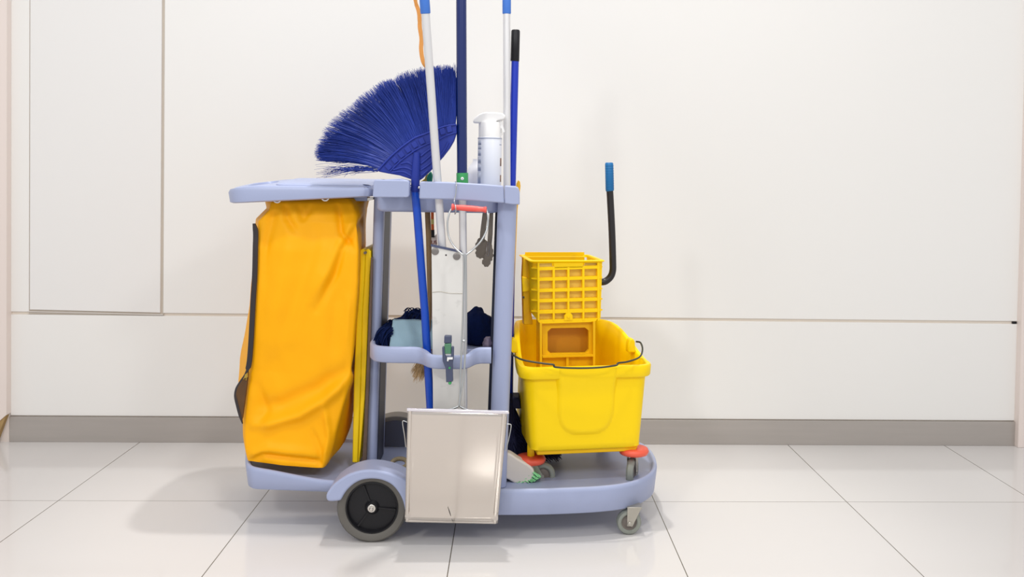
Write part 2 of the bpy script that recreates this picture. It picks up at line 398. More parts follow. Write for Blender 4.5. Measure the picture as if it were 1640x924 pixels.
def caster(px, py, Y, r, wd, rot, parent, name='caster', top=.09, tmat=GTYRE, forkfront=True):
    c = at(px, py, Y); c.z = r if parent is cart else c.z
    M = Matrix.Rotation(rot, 4, 'Z')
    def T(vf): return [c+(M @ (Vector(v)-c)) for v in vf[0]], vf[1]
    h = wd/2
    w = obj(name, *T(lathe([(r*.62, -h*.8), (r*.7, -h), (r*.9, -h*.92), (r, -h*.45), (r, h*.45), (r*.9, h*.92), (r*.7, h), (r*.62, h*.8), (r*.62, -h*.8)], c, seg=40, caps=False)), tmat, parent)
    obj('caster_hub', *T(lathe([(r*.63, -h*.7), (r*.5, -h*.6), (r*.2, -h*.9), (.001, -h*.9), (.001, h*.9), (r*.2, h*.9), (r*.5, h*.6), (r*.63, h*.7)], c, seg=32, caps=False)), HUBG, w)
    lean = r*.55
    parts = []
    for s in (-1, 1):
        y = c.y+s*(h+.003)
        A = [Vector((c.x-r*.2, y, c.z-r*.2)), Vector((c.x+r*.24, y, c.z-r*.25)), Vector((c.x+lean+r*.42, y, top+.004)), Vector((c.x+lean-r*.75, y, top+.004))]
        parts.append(prism3(A, (0, .0018*(1 if s > 0 else -1), 0)))
        parts.append(lathe([(.006, 0), (.006, .005*s), (.004, .007*s)], Vector((c.x, y, c.z)), seg=14))
    parts.append(box(c.x+lean-r*.75, c.x+lean+r*.42, c.y-h-.005, c.y+h+.005, top-.002, top+.004))
    obj('fork', *T(join(*parts)), ZINC, w, smooth=30, bevel=.0008)
    return w
caster(1007, 834, 2.482, .0345, .026, 0, cart, top=.0765)
caster(1012, 770, 2.83, .0345, .026, 0, cart, top=.0765)
# uprights
def post(outl_top, outl_bot, Yf, Yb, zt_, zb_):
    rings = []
    for k in range(9):
        t = k/8; z = zb_+(zt_-zb_)*t; a = outl_bot[0]+(outl_top[0]-outl_bot[0])*t; b = outl_bot[1]+(outl_top[1]-outl_bot[1])*t
        r = min((b-a)/2.2, .022); ring = []
        for (cx, cy, s) in ((a+r, Yf+r, 180), (b-r, Yf+r, 270), (b-r*.5, Yb-r*.5, 0), (a+r*.5, Yb-r*.5, 90)):
            rr = r if cy < (Yf+Yb)/2 else r*.5
            for q in range(7):
                an = radians(s+90*q/6); ring.append(Vector((cx+rr*cos(an), cy+rr*sin(an), z)))
        rings.append(ring)
    return loft(rings)
pr_ = obj('post', *post((X_(797, 2.47, 335), X_(828, 2.47, 335)), (X_(782, 2.47, 770), X_(811, 2.47, 770)), 2.462, 2.60, .93, .134), CART, cart, smooth=50)
for (za, zb, pa, pb) in [(.53, .93, 787, 791)]: pass
obj('dark_strip', *loft([[Vector((X_(778.5, 2.58, 700), y, .135)) if s == 0 else Vector((X_(785, 2.58, 700), y, .135)) for s, y in ((0, 2.575), (1, 2.575), (1, 2.59), (0, 2.59))],
     [Vector((X_(793.5, 2.58, 345), y, .92)) if s == 0 else Vector((X_(800, 2.58, 345), y, .92)) for s, y in ((0, 2.575), (1, 2.575), (1, 2.59), (0, 2.59))]]), DARKIN, pr_, smooth=None)  # dark strip stands in for the shaded groove beside this post
pl_ = obj('post', *post((X_(597, 2.60, 335), X_(614, 2.60, 335)), (X_(585, 2.61, 735), X_(601, 2.61, 735)), 2.61, 2.80, .93, .134), CART, cart, smooth=50)
q0 = [Vector((X_(598.5, 2.62, 735), y, .136)) if s == 0 else Vector((X_(606.5, 2.66, 735), y, .136)) for s, y in ((0, 2.64), (1, 2.64), (1, 2.76), (0, 2.76))]
q1 = [Vector((X_(612.5, 2.62, 335), y, .925)) if s == 0 else Vector((X_(618.5, 2.66, 335), y, .925)) for s, y in ((0, 2.64), (1, 2.64), (1, 2.76), (0, 2.76))]
obj('dark_strip', *loft([q0, q1]), DARKIN, pl_, smooth=None)
for Yp, xx in ((2.84, 597), (2.84, 800)): pass

# bag frame with push handle
HO = cr2([(-.802, 2.62), (-.79, 2.55), (-.755, 2.505), (-.70, 2.492), (-.6, 2.487), (-.5, 2.485), (-.42, 2.484), (-.397, 2.489), (-.3855, 2.508), (-.3835, 2.6), (-.3835, 2.75), (-.3855, 2.875), (-.398, 2.897), (-.45, 2.90), (-.6, 2.90), (-.72, 2.895), (-.78, 2.85), (-.80, 2.78), (-.805, 2.70)], 5)
def hb(x, y): t = min(1, max(0, (x+.78)/.38)); return .907+.024*t
def tilt(y): return .055*max(0, 2.78-y)
def endz(z, k=1.0): return lambda x, y: z-.012*max(0, (-.70-x)/.1)**1.3*k-(tilt(y) if z > .96 else 0)
ring_prof = [(.012, hb), (.004, lambda x, y: hb(x, y)+.003), (.0, endz(.948)), (.004, endz(.956)), (.009, endz(.966)), (.014, endz(.971)), (.019, endz(.974))]
hf = plan(HO, ring_prof, cap0=True, cap1=False)
nH = len(HO); top_ring = hf[0][-nH:]
eh = [Vector((-.728+.036*cos(a), 2.68+.10*sin(a), endz(.9725)(-.728+.036*cos(a), 2.68+.10*sin(a))-.002)) for a in [2*pi*k/28 for k in range(28)]]
bmh = bmesh.new()
zmem = [v.z for v in top_ring]+[v.z for v in eh]
va = [bmh.verts.new((v.x, v.y, 0)) for v in top_ring]; vb = [bmh.verts.new((v.x, v.y, 0)) for v in eh]
ed = [bmh.edges.new((L_[i], L_[(i+1) % len(L_)])) for L_ in (va, vb) for i in range(len(L_))]
bmesh.ops.triangle_fill(bmh, use_beauty=True, use_dissolve=False, edges=ed)
bmh.verts.ensure_lookup_table(); bmh.verts.index_update()
tf = ([Vector((v.co.x, v.co.y, zmem[v.index])) for v in bmh.verts], [tuple(v.index for v in f.verts) for f in bmh.faces]); bmh.free()
well = loft([eh, [v+Vector((0, 0, -.006))+(Vector((-.728, 2.68, .962))-v)*.06 for v in eh], [v+Vector((0, 0, -.028))+(Vector((-.728, 2.68, .962))-v)*.1 for v in eh]], False, True)
fr = obj('bag_frame', *join(hf, tf, well), CART, cart, smooth=50)
obj('frame_rail', *prism([(470, 318), (588, 315.5), (588, 322), (560, 322)], 2.62, .02), CART, cart)
obj('rail_end', *prism([(588, 316.5), (598, 316), (598, 319.5), (588, 322)], 2.615, .03), STEEL, cart, bevel=.001)
# raised hinged lid with a shallow ridge
LO = cr2([(-.665, 2.60), (-.655, 2.545), (-.62, 2.53), (-.5, 2.53), (-.40, 2.53), (-.392, 2.55), (-.392, 2.7), (-.392, 2.84), (-.40, 2.865), (-.5, 2.87), (-.62, 2.87), (-.655, 2.85), (-.665, 2.80)], 4)
obj('lid', *plan(LO, [(0, lambda x, y: .968-tilt(y)), (.001, lambda x, y: .9745-tilt(y)), (.006, lambda x, y: .977-tilt(y)), (.012, lambda x, y: .9785-tilt(y)), (.020, lambda x, y: .979-tilt(y))]), CART, cart, smooth=50)
# top tray: body behind, lips in front with a gap for tool handles
XA0, XA1 = X_(598, 2.44, 300), X_(655, 2.44, 300)
def rpoly(x0, x1, y0, y1, r, n=6):
    o_ = []
    for cx, cy, st in ((x1-r, y1-r, 0), (x0+r, y1-r, 90), (x0+r, y0+r, 180), (x1-r, y0+r, 270)):
        for q in range(n+1):
            an = radians(st+90*q/n); o_.append((cx+r*cos(an), cy+r*sin(an)))
    return o_
TB = rpoly(X_(602, 2.51, 330), X_(800, 2.51, 330), 2.505, 2.90, .024)
obj('top_tray', *plan(TB, [(.02, .890), (.006, .893), (0, .900), (0, .958), (.003, .961), (.007, .961), (.009, .955), (.012, .925), (.02, .922)]), CART, cart, smooth=50)
lipA = [(598.5, 290), (601, 287.8), (640, 288.5), (653, 289), (655.5, 292), (655, 314), (652, 316.3), (600, 316), (596.5, 315)]
obj('tray_lip', *prism(lipA, 2.425, .03), CART, cart, bevel=.004, bseg=3, smooth=50)
obj('tray_lip', *join(prism([(599, 292), (606, 288), (640, 286), (655, 289), (654, 294), (600, 294)], 2.455, .055)), CART, cart, bevel=.002, smooth=50)
lipB = [(672.5, 292), (676, 290.5), (720, 291.5), (770, 294.5), (806, 297.5), (808, 325.5), (760, 322), (720, 319.5), (671, 318.5)]
obj('tray_lip', *prism(lipB, 2.425, .028), CART, cart, bevel=.004, bseg=3, smooth=50)
lipC = [(808.3, 297.5), (826, 298.7), (830.5, 301), (832.3, 307), (832.5, 327.7), (820, 327.5), (808.3, 325.8)]
obj('tray_lip', *prism(lipC, 2.425, .14), CART, cart, bevel=.003, bseg=3, smooth=50)
for q_ in ([(790, 300), (806, 300), (806, 322), (790, 320)], [(602, 297), (620, 297), (620, 312), (602, 312)]): obj('lip_bracket', *prism(q_, 2.453, .055), CART, cart, smooth=None)
# middle tray
mo = [(592.5, 2.54), (593.5, 2.50), (600, 2.468), (616, 2.452), (640, 2.447), (663, 2.447), (674, 2.435), (684, 2.405), (697, 2.388), (720, 2.384), (743, 2.388), (754, 2.405), (763, 2.435), (771, 2.447), (787, 2.45)]
mp_ = [(X_(a, b, 560), b) for a, b in mo]
mp_ = [(v.x, v.y) for v in cr([(x, y, 0) for x, y in mp_], 5)]
def band(path, t, prof):
    n = len(path); P2 = [Vector((p[0], p[1], 0)) for p in path]; rings = []
    for i in range(n):
        tg = (P2[min(i+1, n-1)]-P2[max(i-1, 0)]).normalized(); nr = Vector((-tg.y, tg.x, 0))
        x, y = path[i]; ring = []
        for d, z in prof: ring.append(P2[i]+nr*d+Vector((0, 0, z(x, y) if callable(z) else z)))
        rings.append(ring)
    return loft(rings)
def mt_(dz): return lambda x, y: .5255+dz-.010*min(1, max(0, (2.447-y)/.05))
def mb_(dz): return lambda x, y: .481+dz-.002*min(1, max(0, (2.447-y)/.05))
path = [(mp_[0][0]+.006, 2.84), (mp_[0][0]+.004, 2.7), (mp_[0][0]+.001, 2.6)]+mp_
mt = obj('middle_tray', *join(band(path, .01, [(.004, mb_(0)), (0, mb_(.004)), (0, mt_(-.006)), (.003, mt_(-.001)), (.008, mt_(0)), (.013, mt_(-.002)), (.015, mt_(-.008)), (.014, mb_(0))]),
    plan([(path[0][0]+.004, 2.535), (X_(784, 2.53, 560), 2.535), (X_(790, 2.53, 560), 2.86), (path[0][0]+.006, 2.86)], [(0, .485), (0, .502), (.004, .504), (.008, .502), (.009, .494), (.02, .492)])), CART, cart, smooth=50)

# ------------------------------------------------------------------ yellow bag
bagl = [  # py, FL, FR, LM, RM, YfL, YfR
 (318, 436, 560, 419, 588, 2.60, 2.60), (326, 433, 565, 420, 586, 2.57, 2.58), (338, 430, 570, 424, 583, 2.56, 2.57), (357, 412, 573, 406, 581.5, 2.56, 2.55), (400, 411, 575, 403, 581.5, 2.55, 2.545),
 (450, 409, 574, 401, 580, 2.55, 2.54), (500, 406, 571, 396, 577, 2.55, 2.54), (550, 403, 567, 388, 573, 2.55, 2.54), (600, 400, 563, 379, 568, 2.555, 2.54),
 (640, 394, 553, 376, 566, 2.55, 2.54), (680, 390, 541, 385, 564, 2.55, 2.54), (710, 390, 533, 388, 560, 2.545, 2.535), (733, 391, 527, 390, 553, 2.54, 2.533), (748, 392, 521, 392, 540, 2.537, 2.53)]
def lerp_levels(py):
    for a, b in zip(bagl, bagl[1:]):
        if a[0] <= py <= b[0]:
            i = bagl.index(a); p0 = bagl[max(i-1, 0)]; p3 = bagl[min(i+2, len(bagl)-1)]
            t = (py-a[0])/(b[0]-a[0])
            return [a[k]+(b[k]-a[k])*t for k in range(7)]
    return list(bagl[-1])
CREASE = [  # polyline px, width px, depth m (+ towards viewer)
 ([(590, 340), (566, 372), (548, 400), (536, 440), (508, 496)], 7, -.010), ([(576, 340), (548, 392), (528, 432), (500, 480)], 12, .009),
 ([(562, 604), (520, 640), (480, 664), (430, 678), (394, 680)], 11, .014), ([(556, 592), (510, 622), (450, 648), (400, 655)], 16, -.010),
 ([(470, 345), (455, 430), (430, 560)], 20, .006), ([(505, 355), (490, 440), (455, 560), (410, 640)], 16, -.005), ([(520, 400), (480, 500), (440, 600)], 14, .005),
 ([(412, 620), (425, 660), (410, 690)], 9, -.006), ([(391, 741), (421, 728), (460, 733), (508, 739), (518, 748)], 5, -.007), ([(395, 732), (430, 718), (510, 728)], 10, .006),
 ([(440, 330), (432, 370), (420, 420)], 9, -.006), ([(455, 326), (460, 350), (475, 372)], 7, -.008), ([(478, 330), (485, 350), (500, 330)], 6, -.006), ([(540, 330), (546, 372), (566, 400)], 6, -.009),
 ([(540, 460), (536, 520), (530, 600)], 14, -.005), ([(560, 480), (556, 560)], 8, .004), ([(415, 380), (414, 450), (410, 540)], 8, .005), ([(520, 650), (528, 700), (520, 745)], 7, .008), ([(500, 690), (512, 720), (516, 748)], 6, -.005)]
def crease(px, py):
    s = 0
    for pl, wd, dp in CREASE:
        best = 1e9; tt = 0; L = len(pl)-1
        for i in range(L):
            ax, ay = pl[i]; bx, by = pl[i+1]; dx, dy = bx-ax, by-ay
            t = max(0, min(1, ((px-ax)*dx+(py-ay)*dy)/(dx*dx+dy*dy))); d = hypot(px-ax-dx*t, py-ay-dy*t)
            if d < best: best = d; tt = (i+t)/L
        if best < wd*3: s += 1.35*dp*exp(-(best/(wd*.85))**2)*min(1, (.15+tt)*3, (1.08-tt)*3)
    return s
def build_bag():
    rings = []; NL = 190
    for i in range(NL+1):
        py = 318+(748-318)*i/NL; _, fl, frx, lm, rm, yl, yr = lerp_levels(py)
        FL = at(fl, py, yl); z = FL.z
        FR = at(frx, py, yr); RM = at(rm, py, 2.70); LM = at(lm, py, 2.70)
        z = CAMH-(py-278.5)*2.545/FPX
        zfl = .160
        t = i/NL; bot = max(0, (t-.93)/.07)
        pts = [(FL.x, yl), (FR.x, yr), (RM.x, 2.68), (RM.x-.01, 2.83), (LM.x+.03, 2.84), (LM.x, 2.72)]
        n = [72, 20, 10, 20, 10, 12]; loop = []
        for k in range(6):
            a = pts[k]; b = pts[(k+1) % 6]
            for q in range(n[k]):
                u = q/n[k]; loop.append(Vector((a[0]+(b[0]-a[0])*u, a[1]+(b[1]-a[1])*u, 0)))
        for _ in range(4): loop = [(loop[j-1]+loop[j]*2+loop[(j+1) % len(loop)])/4 for j in range(len(loop))]
        # belly on the front
        cx = sum(v.x for v in loop)/len(loop); cy = sum(v.y for v in loop)/len(loop)
        R = []
        for j, v in enumerate(loop):
            if j < 72:
                u = j/72; v.y -= .012*sin(pi*u)*min(1, t*5)
            xl = min(1, max(0, (-.47-v.x)/.27)); zm = .157+.018*xl*xl*(3-2*xl); zz0 = CAMH-(318-278.5)*2.545/FPX; zz1 = CAMH-(752-278.5)*2.545/FPX
            p = Vector((v.x, v.y, zm+(zz0-zm)*(z-zz1)/(zz0-zz1)))
            a = PX(p); 
            d = crease(a[0], a[1]) if j < 94 else 0
            d += .006*noise.noise(Vector((p.x*9, p.y*9, p.z*4)))+.0025*noise.noise(Vector((p.x*24, p.y*24, p.z*14)))
            nr = Vector((v.x-cx, (v.y-cy), 0)).normalized(); nf = Vector((0, -1, 0))
            dirv = nf if j < 72 else nr; edge = min(1, (j+1)/8, (73-j)/6) if j < 72 else min(1, (j-70)/6)
            p += dirv*d*edge
            if bot > 0:
                p.x += (cx-p.x)*.04*bot*bot; p.y += (cy-p.y)*.06*bot*bot
            if t < .06:
                p.z += .0
            R.append(p)
        rings.append(R)
    return loft(rings, cap0=False, cap1=True)
bag = thing('refuse_bag', (-.65, 2.7, .152), 'large orange-yellow vinyl refuse bag with black zipper hanging from the cart frame', 'bag')
bagvf = build_bag()
obj('bag_body', *bagvf, BAG, bag, smooth=60)
BV = bagvf[0]
def bag_y(px, py):   # front surface depth at a pixel
    best = None; bd = 1e9
    for v in BV:
        if v.y < 2.72:
            a = PX(v); d = (a[0]-px)**2+(a[1]-py)**2
            if d < bd: bd = d; best = v.y
    return best
zl = [(406.5, 358), (409, 372), (408.5, 400), (407.5, 440), (405, 480), (403, 520), (401, 555), (398.5, 582), (394, 598), (386, 610), (379, 622), (377, 635), (380, 650), (384, 665), (388, 679)]
zs = cr([(a, b, 0) for a, b in zl], 5)
W_ = [2.4 if p.y > 362 else 1.4 for p in zs]
L1 = []; R1 = []; 
for i, p in enumerate(zs):
    wpx = 3.9 if p.y < 590 else 2.2
    if p.y > 665: wpx = 2.2*(679.5-p.y)/14.5+.3
    if p.y < 366: wpx = 2+(p.y-358)*.22
    Y = lerp_levels(p.y)[5]-.013
    L1.append(at(p.x-wpx, p.y, Y+.003)); R1.append(at(p.x+wpx, p.y, Y))
obj('zipper', *loft([[L1[i], R1[i], R1[i]+Vector((0, .006, 0)), L1[i]+Vector((0, .006, 0))] for i in range(len(L1))]), ZIP, bag, smooth=30)
gap = cr([(397, 596, 0), (389, 607, 0), (380, 622, 0), (378, 637, 0), (382, 655, 0), (387, 672, 0), (390, 655, 0), (394, 625, 0)], 4, True)
gy = 2.538
obj('zipper_opening_shade', *prism([(p.x, p.y) for p in gap], gy, .01), BAGIN, bag, smooth=None)  # flat dark sheet stands for the shaded inside; no hole is cut
obj('zipper_pull', *join(tube([at(393, 601, gy-.006), at(390, 607, gy-.008), at(394, 609, gy-.006), at(396, 600, gy-.006)], .0012, 6), prism([(392, 600), (396.5, 597), (396.5, 604), (392, 606)], gy-.008, .004)), GOLD, bag)
for px, py_ in ((444, 318.5), (521, 315.5)):
    c = at(px, py_, 2.535)
    obj('grommet', *tube([c+Vector((.010*cos(a), -.001, .010*sin(a))) for a in [2*pi*k/24 for k in range(24)]], .0022, 8, closed=True), WHITE, bag, smooth=60)

# ------------------------------------------------------------------ folded wet floor sign beside the bag
sg = thing('folded_floor_sign', (-.46, 2.6, .135), 'yellow folding floor sign, closed and standing on edge between bag and left upright', 'sign')
def leaf(pts, Y, t): return prism(pts, Y, t)
obj('sign_panel', *prism([(575, 405), (577, 400), (582, 398), (585, 402), (584, 440), (580, 500), (578, 600), (573, 741), (564, 741), (567, 600), (572, 480), (574, 420)], 2.60, .22), SIGNY, sg, bevel=.003)
obj('sign_panel', *prism([(585.5, 402), (589, 398), (593.5, 403), (594, 412), (592, 440), (589, 520), (584, 640), (578, 715), (575, 741), (573.4, 741), (578.4, 600), (580.5, 500), (584.6, 440)], 2.605, .22), SIGNY, sg, bevel=.003)
obj('hinge_pin', *lathe([(.004, 0), (.004, .02)], at(584.5, 405, 2.592), seg=16), HUBG, sg)
tag(obj('brown_board', *prism([(594.2, 412), (596.8, 412), (594.8, 500), (591.4, 600), (588, 690), (586.5, 738), (580, 738), (583, 690), (587, 600), (591, 500)], 2.592, .012), mat('brown_edge', (104, 84, 70), .6, noise_amt=.3, nscale=30), smooth=None), 'thin brown board wedged between the folded sign and left upright', 'board')

# ------------------------------------------------------------------ dustpan with long wire handle
dp = thing('lobby_dustpan', (-.13, 2.36, .07), 'stainless steel long-handled dustpan with red grip, hung on the front of the cart', 'dustpan')
A = [at(653, 657, 2.325), at(812, 661, 2.325), at(797, 838, 2.385), at(648.5, 835, 2.385)]
def pan_shell():
    TL, TR, BR_, BL_ = A
    rows = []
    # front skin with a rolled lower edge
    for s, off in ((0, 0), (.04, -.0005), (.5, -.002), (.9, 0), (.94, -.004), (.97, -.003), (1, .002)):
        l = TL.lerp(BL_, s)+Vector((0, off, 0)); r = TR.lerp(BR_, s)+Vector((0, off, 0))
        rows.append([l.lerp(r, k/12)+Vector((0, -.0018*sin(pi*k/12), 0)) for k in range(13)])
    n = 13; V = [p for r in rows for p in r]; F = []
    for i in range(len(rows)-1):
        for j in range(12): F.append((i*n+j, i*n+j+1, (i+1)*n+j+1, (i+1)*n+j))
    return V, F
skin = obj('pan_face', *pan_shell(), mat('pan_steel', (212, 205, 198), .14, .9, noise_amt=.03, nscale=4), dp, smooth=40)
skin.modifiers.new('sol', 'SOLIDIFY').thickness = .0012
TL, TR, BR_, BL_ = A
# side cheeks, wedge: deep at the mouth (top), shallow at the bottom
dpt = .055
side_m = MATS['pan_steel']
for a, b, s in ((TL, BL_, -1), (TR, BR_, 1)):
    q = [a, b, b+Vector((0, .012, 0)), a+Vector((0, dpt+.006, -.034))]
    obj('pan_side', *prism3(q, (-.0012*s, 0, 0)), STEEL, dp, smooth=None)
bk = [TL+Vector((0, dpt+.01, 0)), TR+Vector((0, dpt+.01, 0)), BR_+Vector((0, .012, 0)), BL_+Vector((0, .012, 0))]
bk[0].z -= .03; bk[1].z -= .03; bk[0].y -= .004; bk[1].y -= .004
obj('pan_back', *prism3(bk, (0, -.001, 0)), STEEL, dp, smooth=None)
rim = [TL+Vector((-.001, -.002, .004)), TR+Vector((.004, -.002, .003))]
obj('pan_rim', *join(prism([(651.5, 654.2), (814.5, 658.6), (815.5, 661.6), (815, 663), (651.5, 658.5)], 2.32, .008)), mat('rim_steel', (236, 232, 240), .2, .6), dp, bevel=.001)
for a, b, d in ((TL, BL_, .006), (TR, BR_, -.008)):
    obj('pan_seam', *prism3([a+Vector((d-.004, -.0035, 0)), a+Vector((d+.004, -.0035, 0)), b+Vector((d+.004, -.0045, 0)), b+Vector((d-.004, -.0045, 0))], (0, .004, 0)), side_m, dp, bevel=.0016, bseg=3)
obj('pan_roll', *tube([BL_+Vector((.004, .001, .003)), BR_+Vector((-.004, .001, .003))], .0052, 14), side_m, dp)
# scratch lines on the face
scr = cr([at(682, 694, 2.335), at(700, 710, 2.34), at(711, 738, 2.352), at(715, 765, 2.36), at(716, 790, 2.368)], 6)
def on_pan(p):
    t = (TL.z-p.z)/(TL.z-BL_.z); return Vector((p.x, TL.y+(BL_.y-TL.y)*t-.0062, p.z))
crk = [on_pan(at(*q, 2.37)) for q in ((717, 812), (720, 822), (723, 831), (725, 838))]
obj('crack', *tube(crk, [.0003, .0008, .0009, .0006], 5), BLACK, dp)
# side loops
obj('side_loop', *tube(cr([at(652, 676, 2.345), at(645.5, 674, 2.345), at(645, 680, 2.346), at(648, 698, 2.35), at(650, 716, 2.355)], 5), .0014, 8), WIRE, dp)
obj('side_loop', *tube(cr([at(812, 679, 2.35), at(817, 679.5, 2.35), at(818.5, 683, 2.35), at(815, 702, 2.36), at(810, 722, 2.37)], 5), .0014, 8), WIRE, dp)
# wires
Yw = 2.362
lw = cr([at(723.5, 334, 2.40), at(720, 340, 2.395), at(716.5, 358, 2.39), at(719, 380, 2.385), at(729, 397, 2.375), at(739.5, 407, Yw), at(742.5, 413, Yw), at(742, 480, Yw), at(740, 540, Yw), at(737.5, 600, Yw-.005), at(735, 645, Yw-.008), at(731, 652, Yw-.01), at(718, 656, Yw-.01), at(702, 657, Yw-.012)], 5)
rw = cr([at(779.5, 336, 2.40), at(781.3, 345, 2.395), at(780.5, 365, 2.39), at(771, 385, 2.38), at(756, 401, 2.37), at(748.5, 407, Yw), at(746, 415, Yw), at(746.5, 480, Yw), at(745.5, 540, Yw), at(743, 600, Yw-.005), at(736.5, 645, Yw-.008), at(739, 652, Yw-.01), at(748, 656, Yw-.01), at(760, 658, Yw-.012)], 5)
obj('wire_handle', *join(tube(lw, .0025, 10), tube(rw, .0025, 10), tube([at(741.5, 546, Yw-.001), at(744.5, 546, Yw-.001)], .004, 8)), WIRE, dp, smooth=60)
ga, gb = at(723, 331.5, 2.40), at(779.5, 336, 2.40)
gl = [(0, .0045), (.005, .0085), (.03, .0092), (.055, .0088), (.07, .0068), (.12, .0070), (.3, .0078), (.5, .0082), (.7, .0078), (.88, .0068), (.93, .0072), (.945, .0086), (.98, .0088), (1, .006)]
obj('grip', *tube([ga.lerp(gb, t) for t, r in gl], [r for t, r in gl], 20), RED, dp, smooth=50)
hk = cr([at(729, 300, 2.50), at(729.3, 291.5, 2.46), at(730.6, 291.3, 2.43), at(731, 296, 2.418), at(730, 310, 2.418), at(727.5, 322, 2.414), at(729.5, 330, 2.386), at(730, 340, 2.388), at(728.5, 342.5, 2.40), at(731, 335, 2.412)], 6)
obj('hook', *tube(hk, .0014, 8), WIRE, dp, smooth=60)

# ------------------------------------------------------------------ fan broom, head up
fb = thing('fan_broom', (-.21, 2.5, .14), 'bright blue fan broom standing head up with a wide royal blue bristle fan', 'broom')
hp = [at(664, 300, 2.476), at(668.5, 345, 2.477), at(674, 420, 2.478), at(680.5, 500, 2.479), at(685, 580, 2.48), at(689.5, 655, 2.48)]
d_ = (hp[-1]-hp[-2]).normalized(); hp.append(hp[-1]+d_*((hp[-1].z-.14)/-d_.z))
obj('broom_handle', *tube(hp, .0112, 20), BLUE, fb, smooth=60)
sk = [at(667.5, 244, 2.470), at(666.5, 262, 2.471), at(665.5, 285, 2.473), at(665, 300, 2.475), at(665.2, 307, 2.476)]
obj('socket', *join(tube(sk, [.0085, .011, .012, .0118, .012], 20), tube([at(665, 296, 2.475), at(665, 297.5, 2.475)], .0134, 20), tube([at(665.2, 303.5, 2.476), at(665.2, 305, 2.476)], .0134, 20)), BROOM, fb, smooth=50)
obj('socket_screw', *lathe([(.003, 0), (.003, -.003), (.002, -.004)], at(671, 300.5, 2.466), seg=12), STEEL, fb)
cap = [(604.5, 273), (612, 265), (622, 254), (634, 243), (648, 231), (664, 220), (680, 214), (700, 206), (716, 200.5), (731, 198.5), (731.5, 212), (727, 226), (720, 238), (710, 251), (700, 262), (688, 275), (676, 286), (668, 291), (655, 286), (640, 281), (622, 278), (607, 275)]
obj('broom_cap', *prism(cap, 2.474, .022), BROOM, fb, bevel=.004, bseg=3, smooth=50)
# raised rims and the row of blocks
rimU = cr([at(x, y, 2.4725) for x, y in [(605, 273), (621, 255.5), (636, 241.5), (650, 230.5), (665, 220.5), (681, 214.5), (700, 206.8), (716, 201.5), (731, 199.5)]], 6)
rimL = cr([at(x, y, 2.4725) for x, y in [(625, 274), (640, 259), (655, 247.5), (668, 239), (685, 230.5), (700, 224.5), (716, 216.5), (731, 212)]], 6)
for q_ in (rimU, rimL): obj('cap_rib', *tube(q_, .0026, 8), BROOM, fb, smooth=60)
blocks = []
bl = [(622, 267), (632, 256.5), (642.5, 247.5), (653, 239.5), (664, 231.8), (675.5, 226), (697, 214.5), (708.5, 210.5), (719.5, 207)]
for i, (x, y) in enumerate(bl):
    a = radians(-44+i*3.4 if i < 6 else -20+(i-6)*3); ux, uy = cos(a), sin(a); vx, vy = -uy, ux
    hw, hh = 4.1, 4.9
    q = [(x+ux*s*hw+vx*t*hh, y+uy*s*hw+vy*t*hh) for s, t in ((-1, -1), (1, -1), (1, 1), (-1, 1))]
    obj('cap_block', *prism(q, 2.4695, .006), BROOM, fb, bevel=.0012, smooth=40)
flutes = []
for pts in ([(630, 272), (645, 268), (657, 271), (664, 277)], [(642, 262), (652, 260), (660, 264), (665, 269)], [(627, 276), (645, 275), (656, 280), (663, 285)], [(674, 262), (684, 254), (694, 245), (701, 238)], [(674, 272), (686, 264), (696, 254)], [(675, 281), (686, 272)], [(703, 252), (712, 240), (718, 228)], [(674, 250), (684, 242), (692, 237)]):
    obj('cap_flute', *tube(cr([at(x, y, 2.4735) for x, y in pts], 5), .0034, 8), BROOM, fb, smooth=60)
base_c = cr([at(x, y, 2.484) for x, y in [(610, 272), (620, 259), (634, 246), (648, 235), (664, 224), (682, 217), (700, 209.5), (716, 204), (729, 202)]], 12)
tipp = [(506, 257), (503, 244), (506, 230), (522, 205), (541, 184), (562, 165), (584, 148), (604, 134), (622, 127), (640, 119), (664, 112), (682, 108), (700, 105), (718, 105), (726, 112), (730, 125)]
tip_c = cr([at(x, y, 2.484) for x, y in tipp], 8)
def samp(L, u):
    u = max(0, min(.99999, u))*(len(L)-1); i = int(u); return L[i].lerp(L[i+1], u-i)
rnd = random.Random(3); paths = []
gaps = [(.56, .012), (.76, .012), (.66, .005), (.42, .006)]
for k in range(7500):
    u = rnd.random(); dep = rnd.uniform(-1, 1)
    ut = u
    for gc, gw in gaps:
        if abs(u-gc) < .05: ut += gw*(1 if u > gc else -1)*(1-abs(u-gc)/.05)
    b = samp(base_c, u+rnd.gauss(0, .004)); e = samp(tip_c, ut+rnd.gauss(0, .012))
    L = rnd.uniform(.86, 1.03) if rnd.random() < .7 else rnd.uniform(.6, 1)
    nz = .015*noise.noise(Vector((ut*14, dep, 0)))
    e = b+(e-b)*(L+nz*2)
    ctr = b.lerp(e, .45); nrm = Vector((-(e-b).z, 0, (e-b).x)).normalized()
    bow = .022*(1-u)*(1 if True else -1)
    off = nrm*(-bow)+Vector((rnd.gauss(0, .003), 0, rnd.gauss(0, .003)))
    P_ = []
    for i in range(6):
        t = i/5; p = b*(1-t)**2+(ctr+off)*2*t*(1-t)+e*t*t
        p.y += .030*t+dep*(.006+.016*t)+rnd.gauss(0, .0006)*t; P_.append(p)
    paths.append(P_)
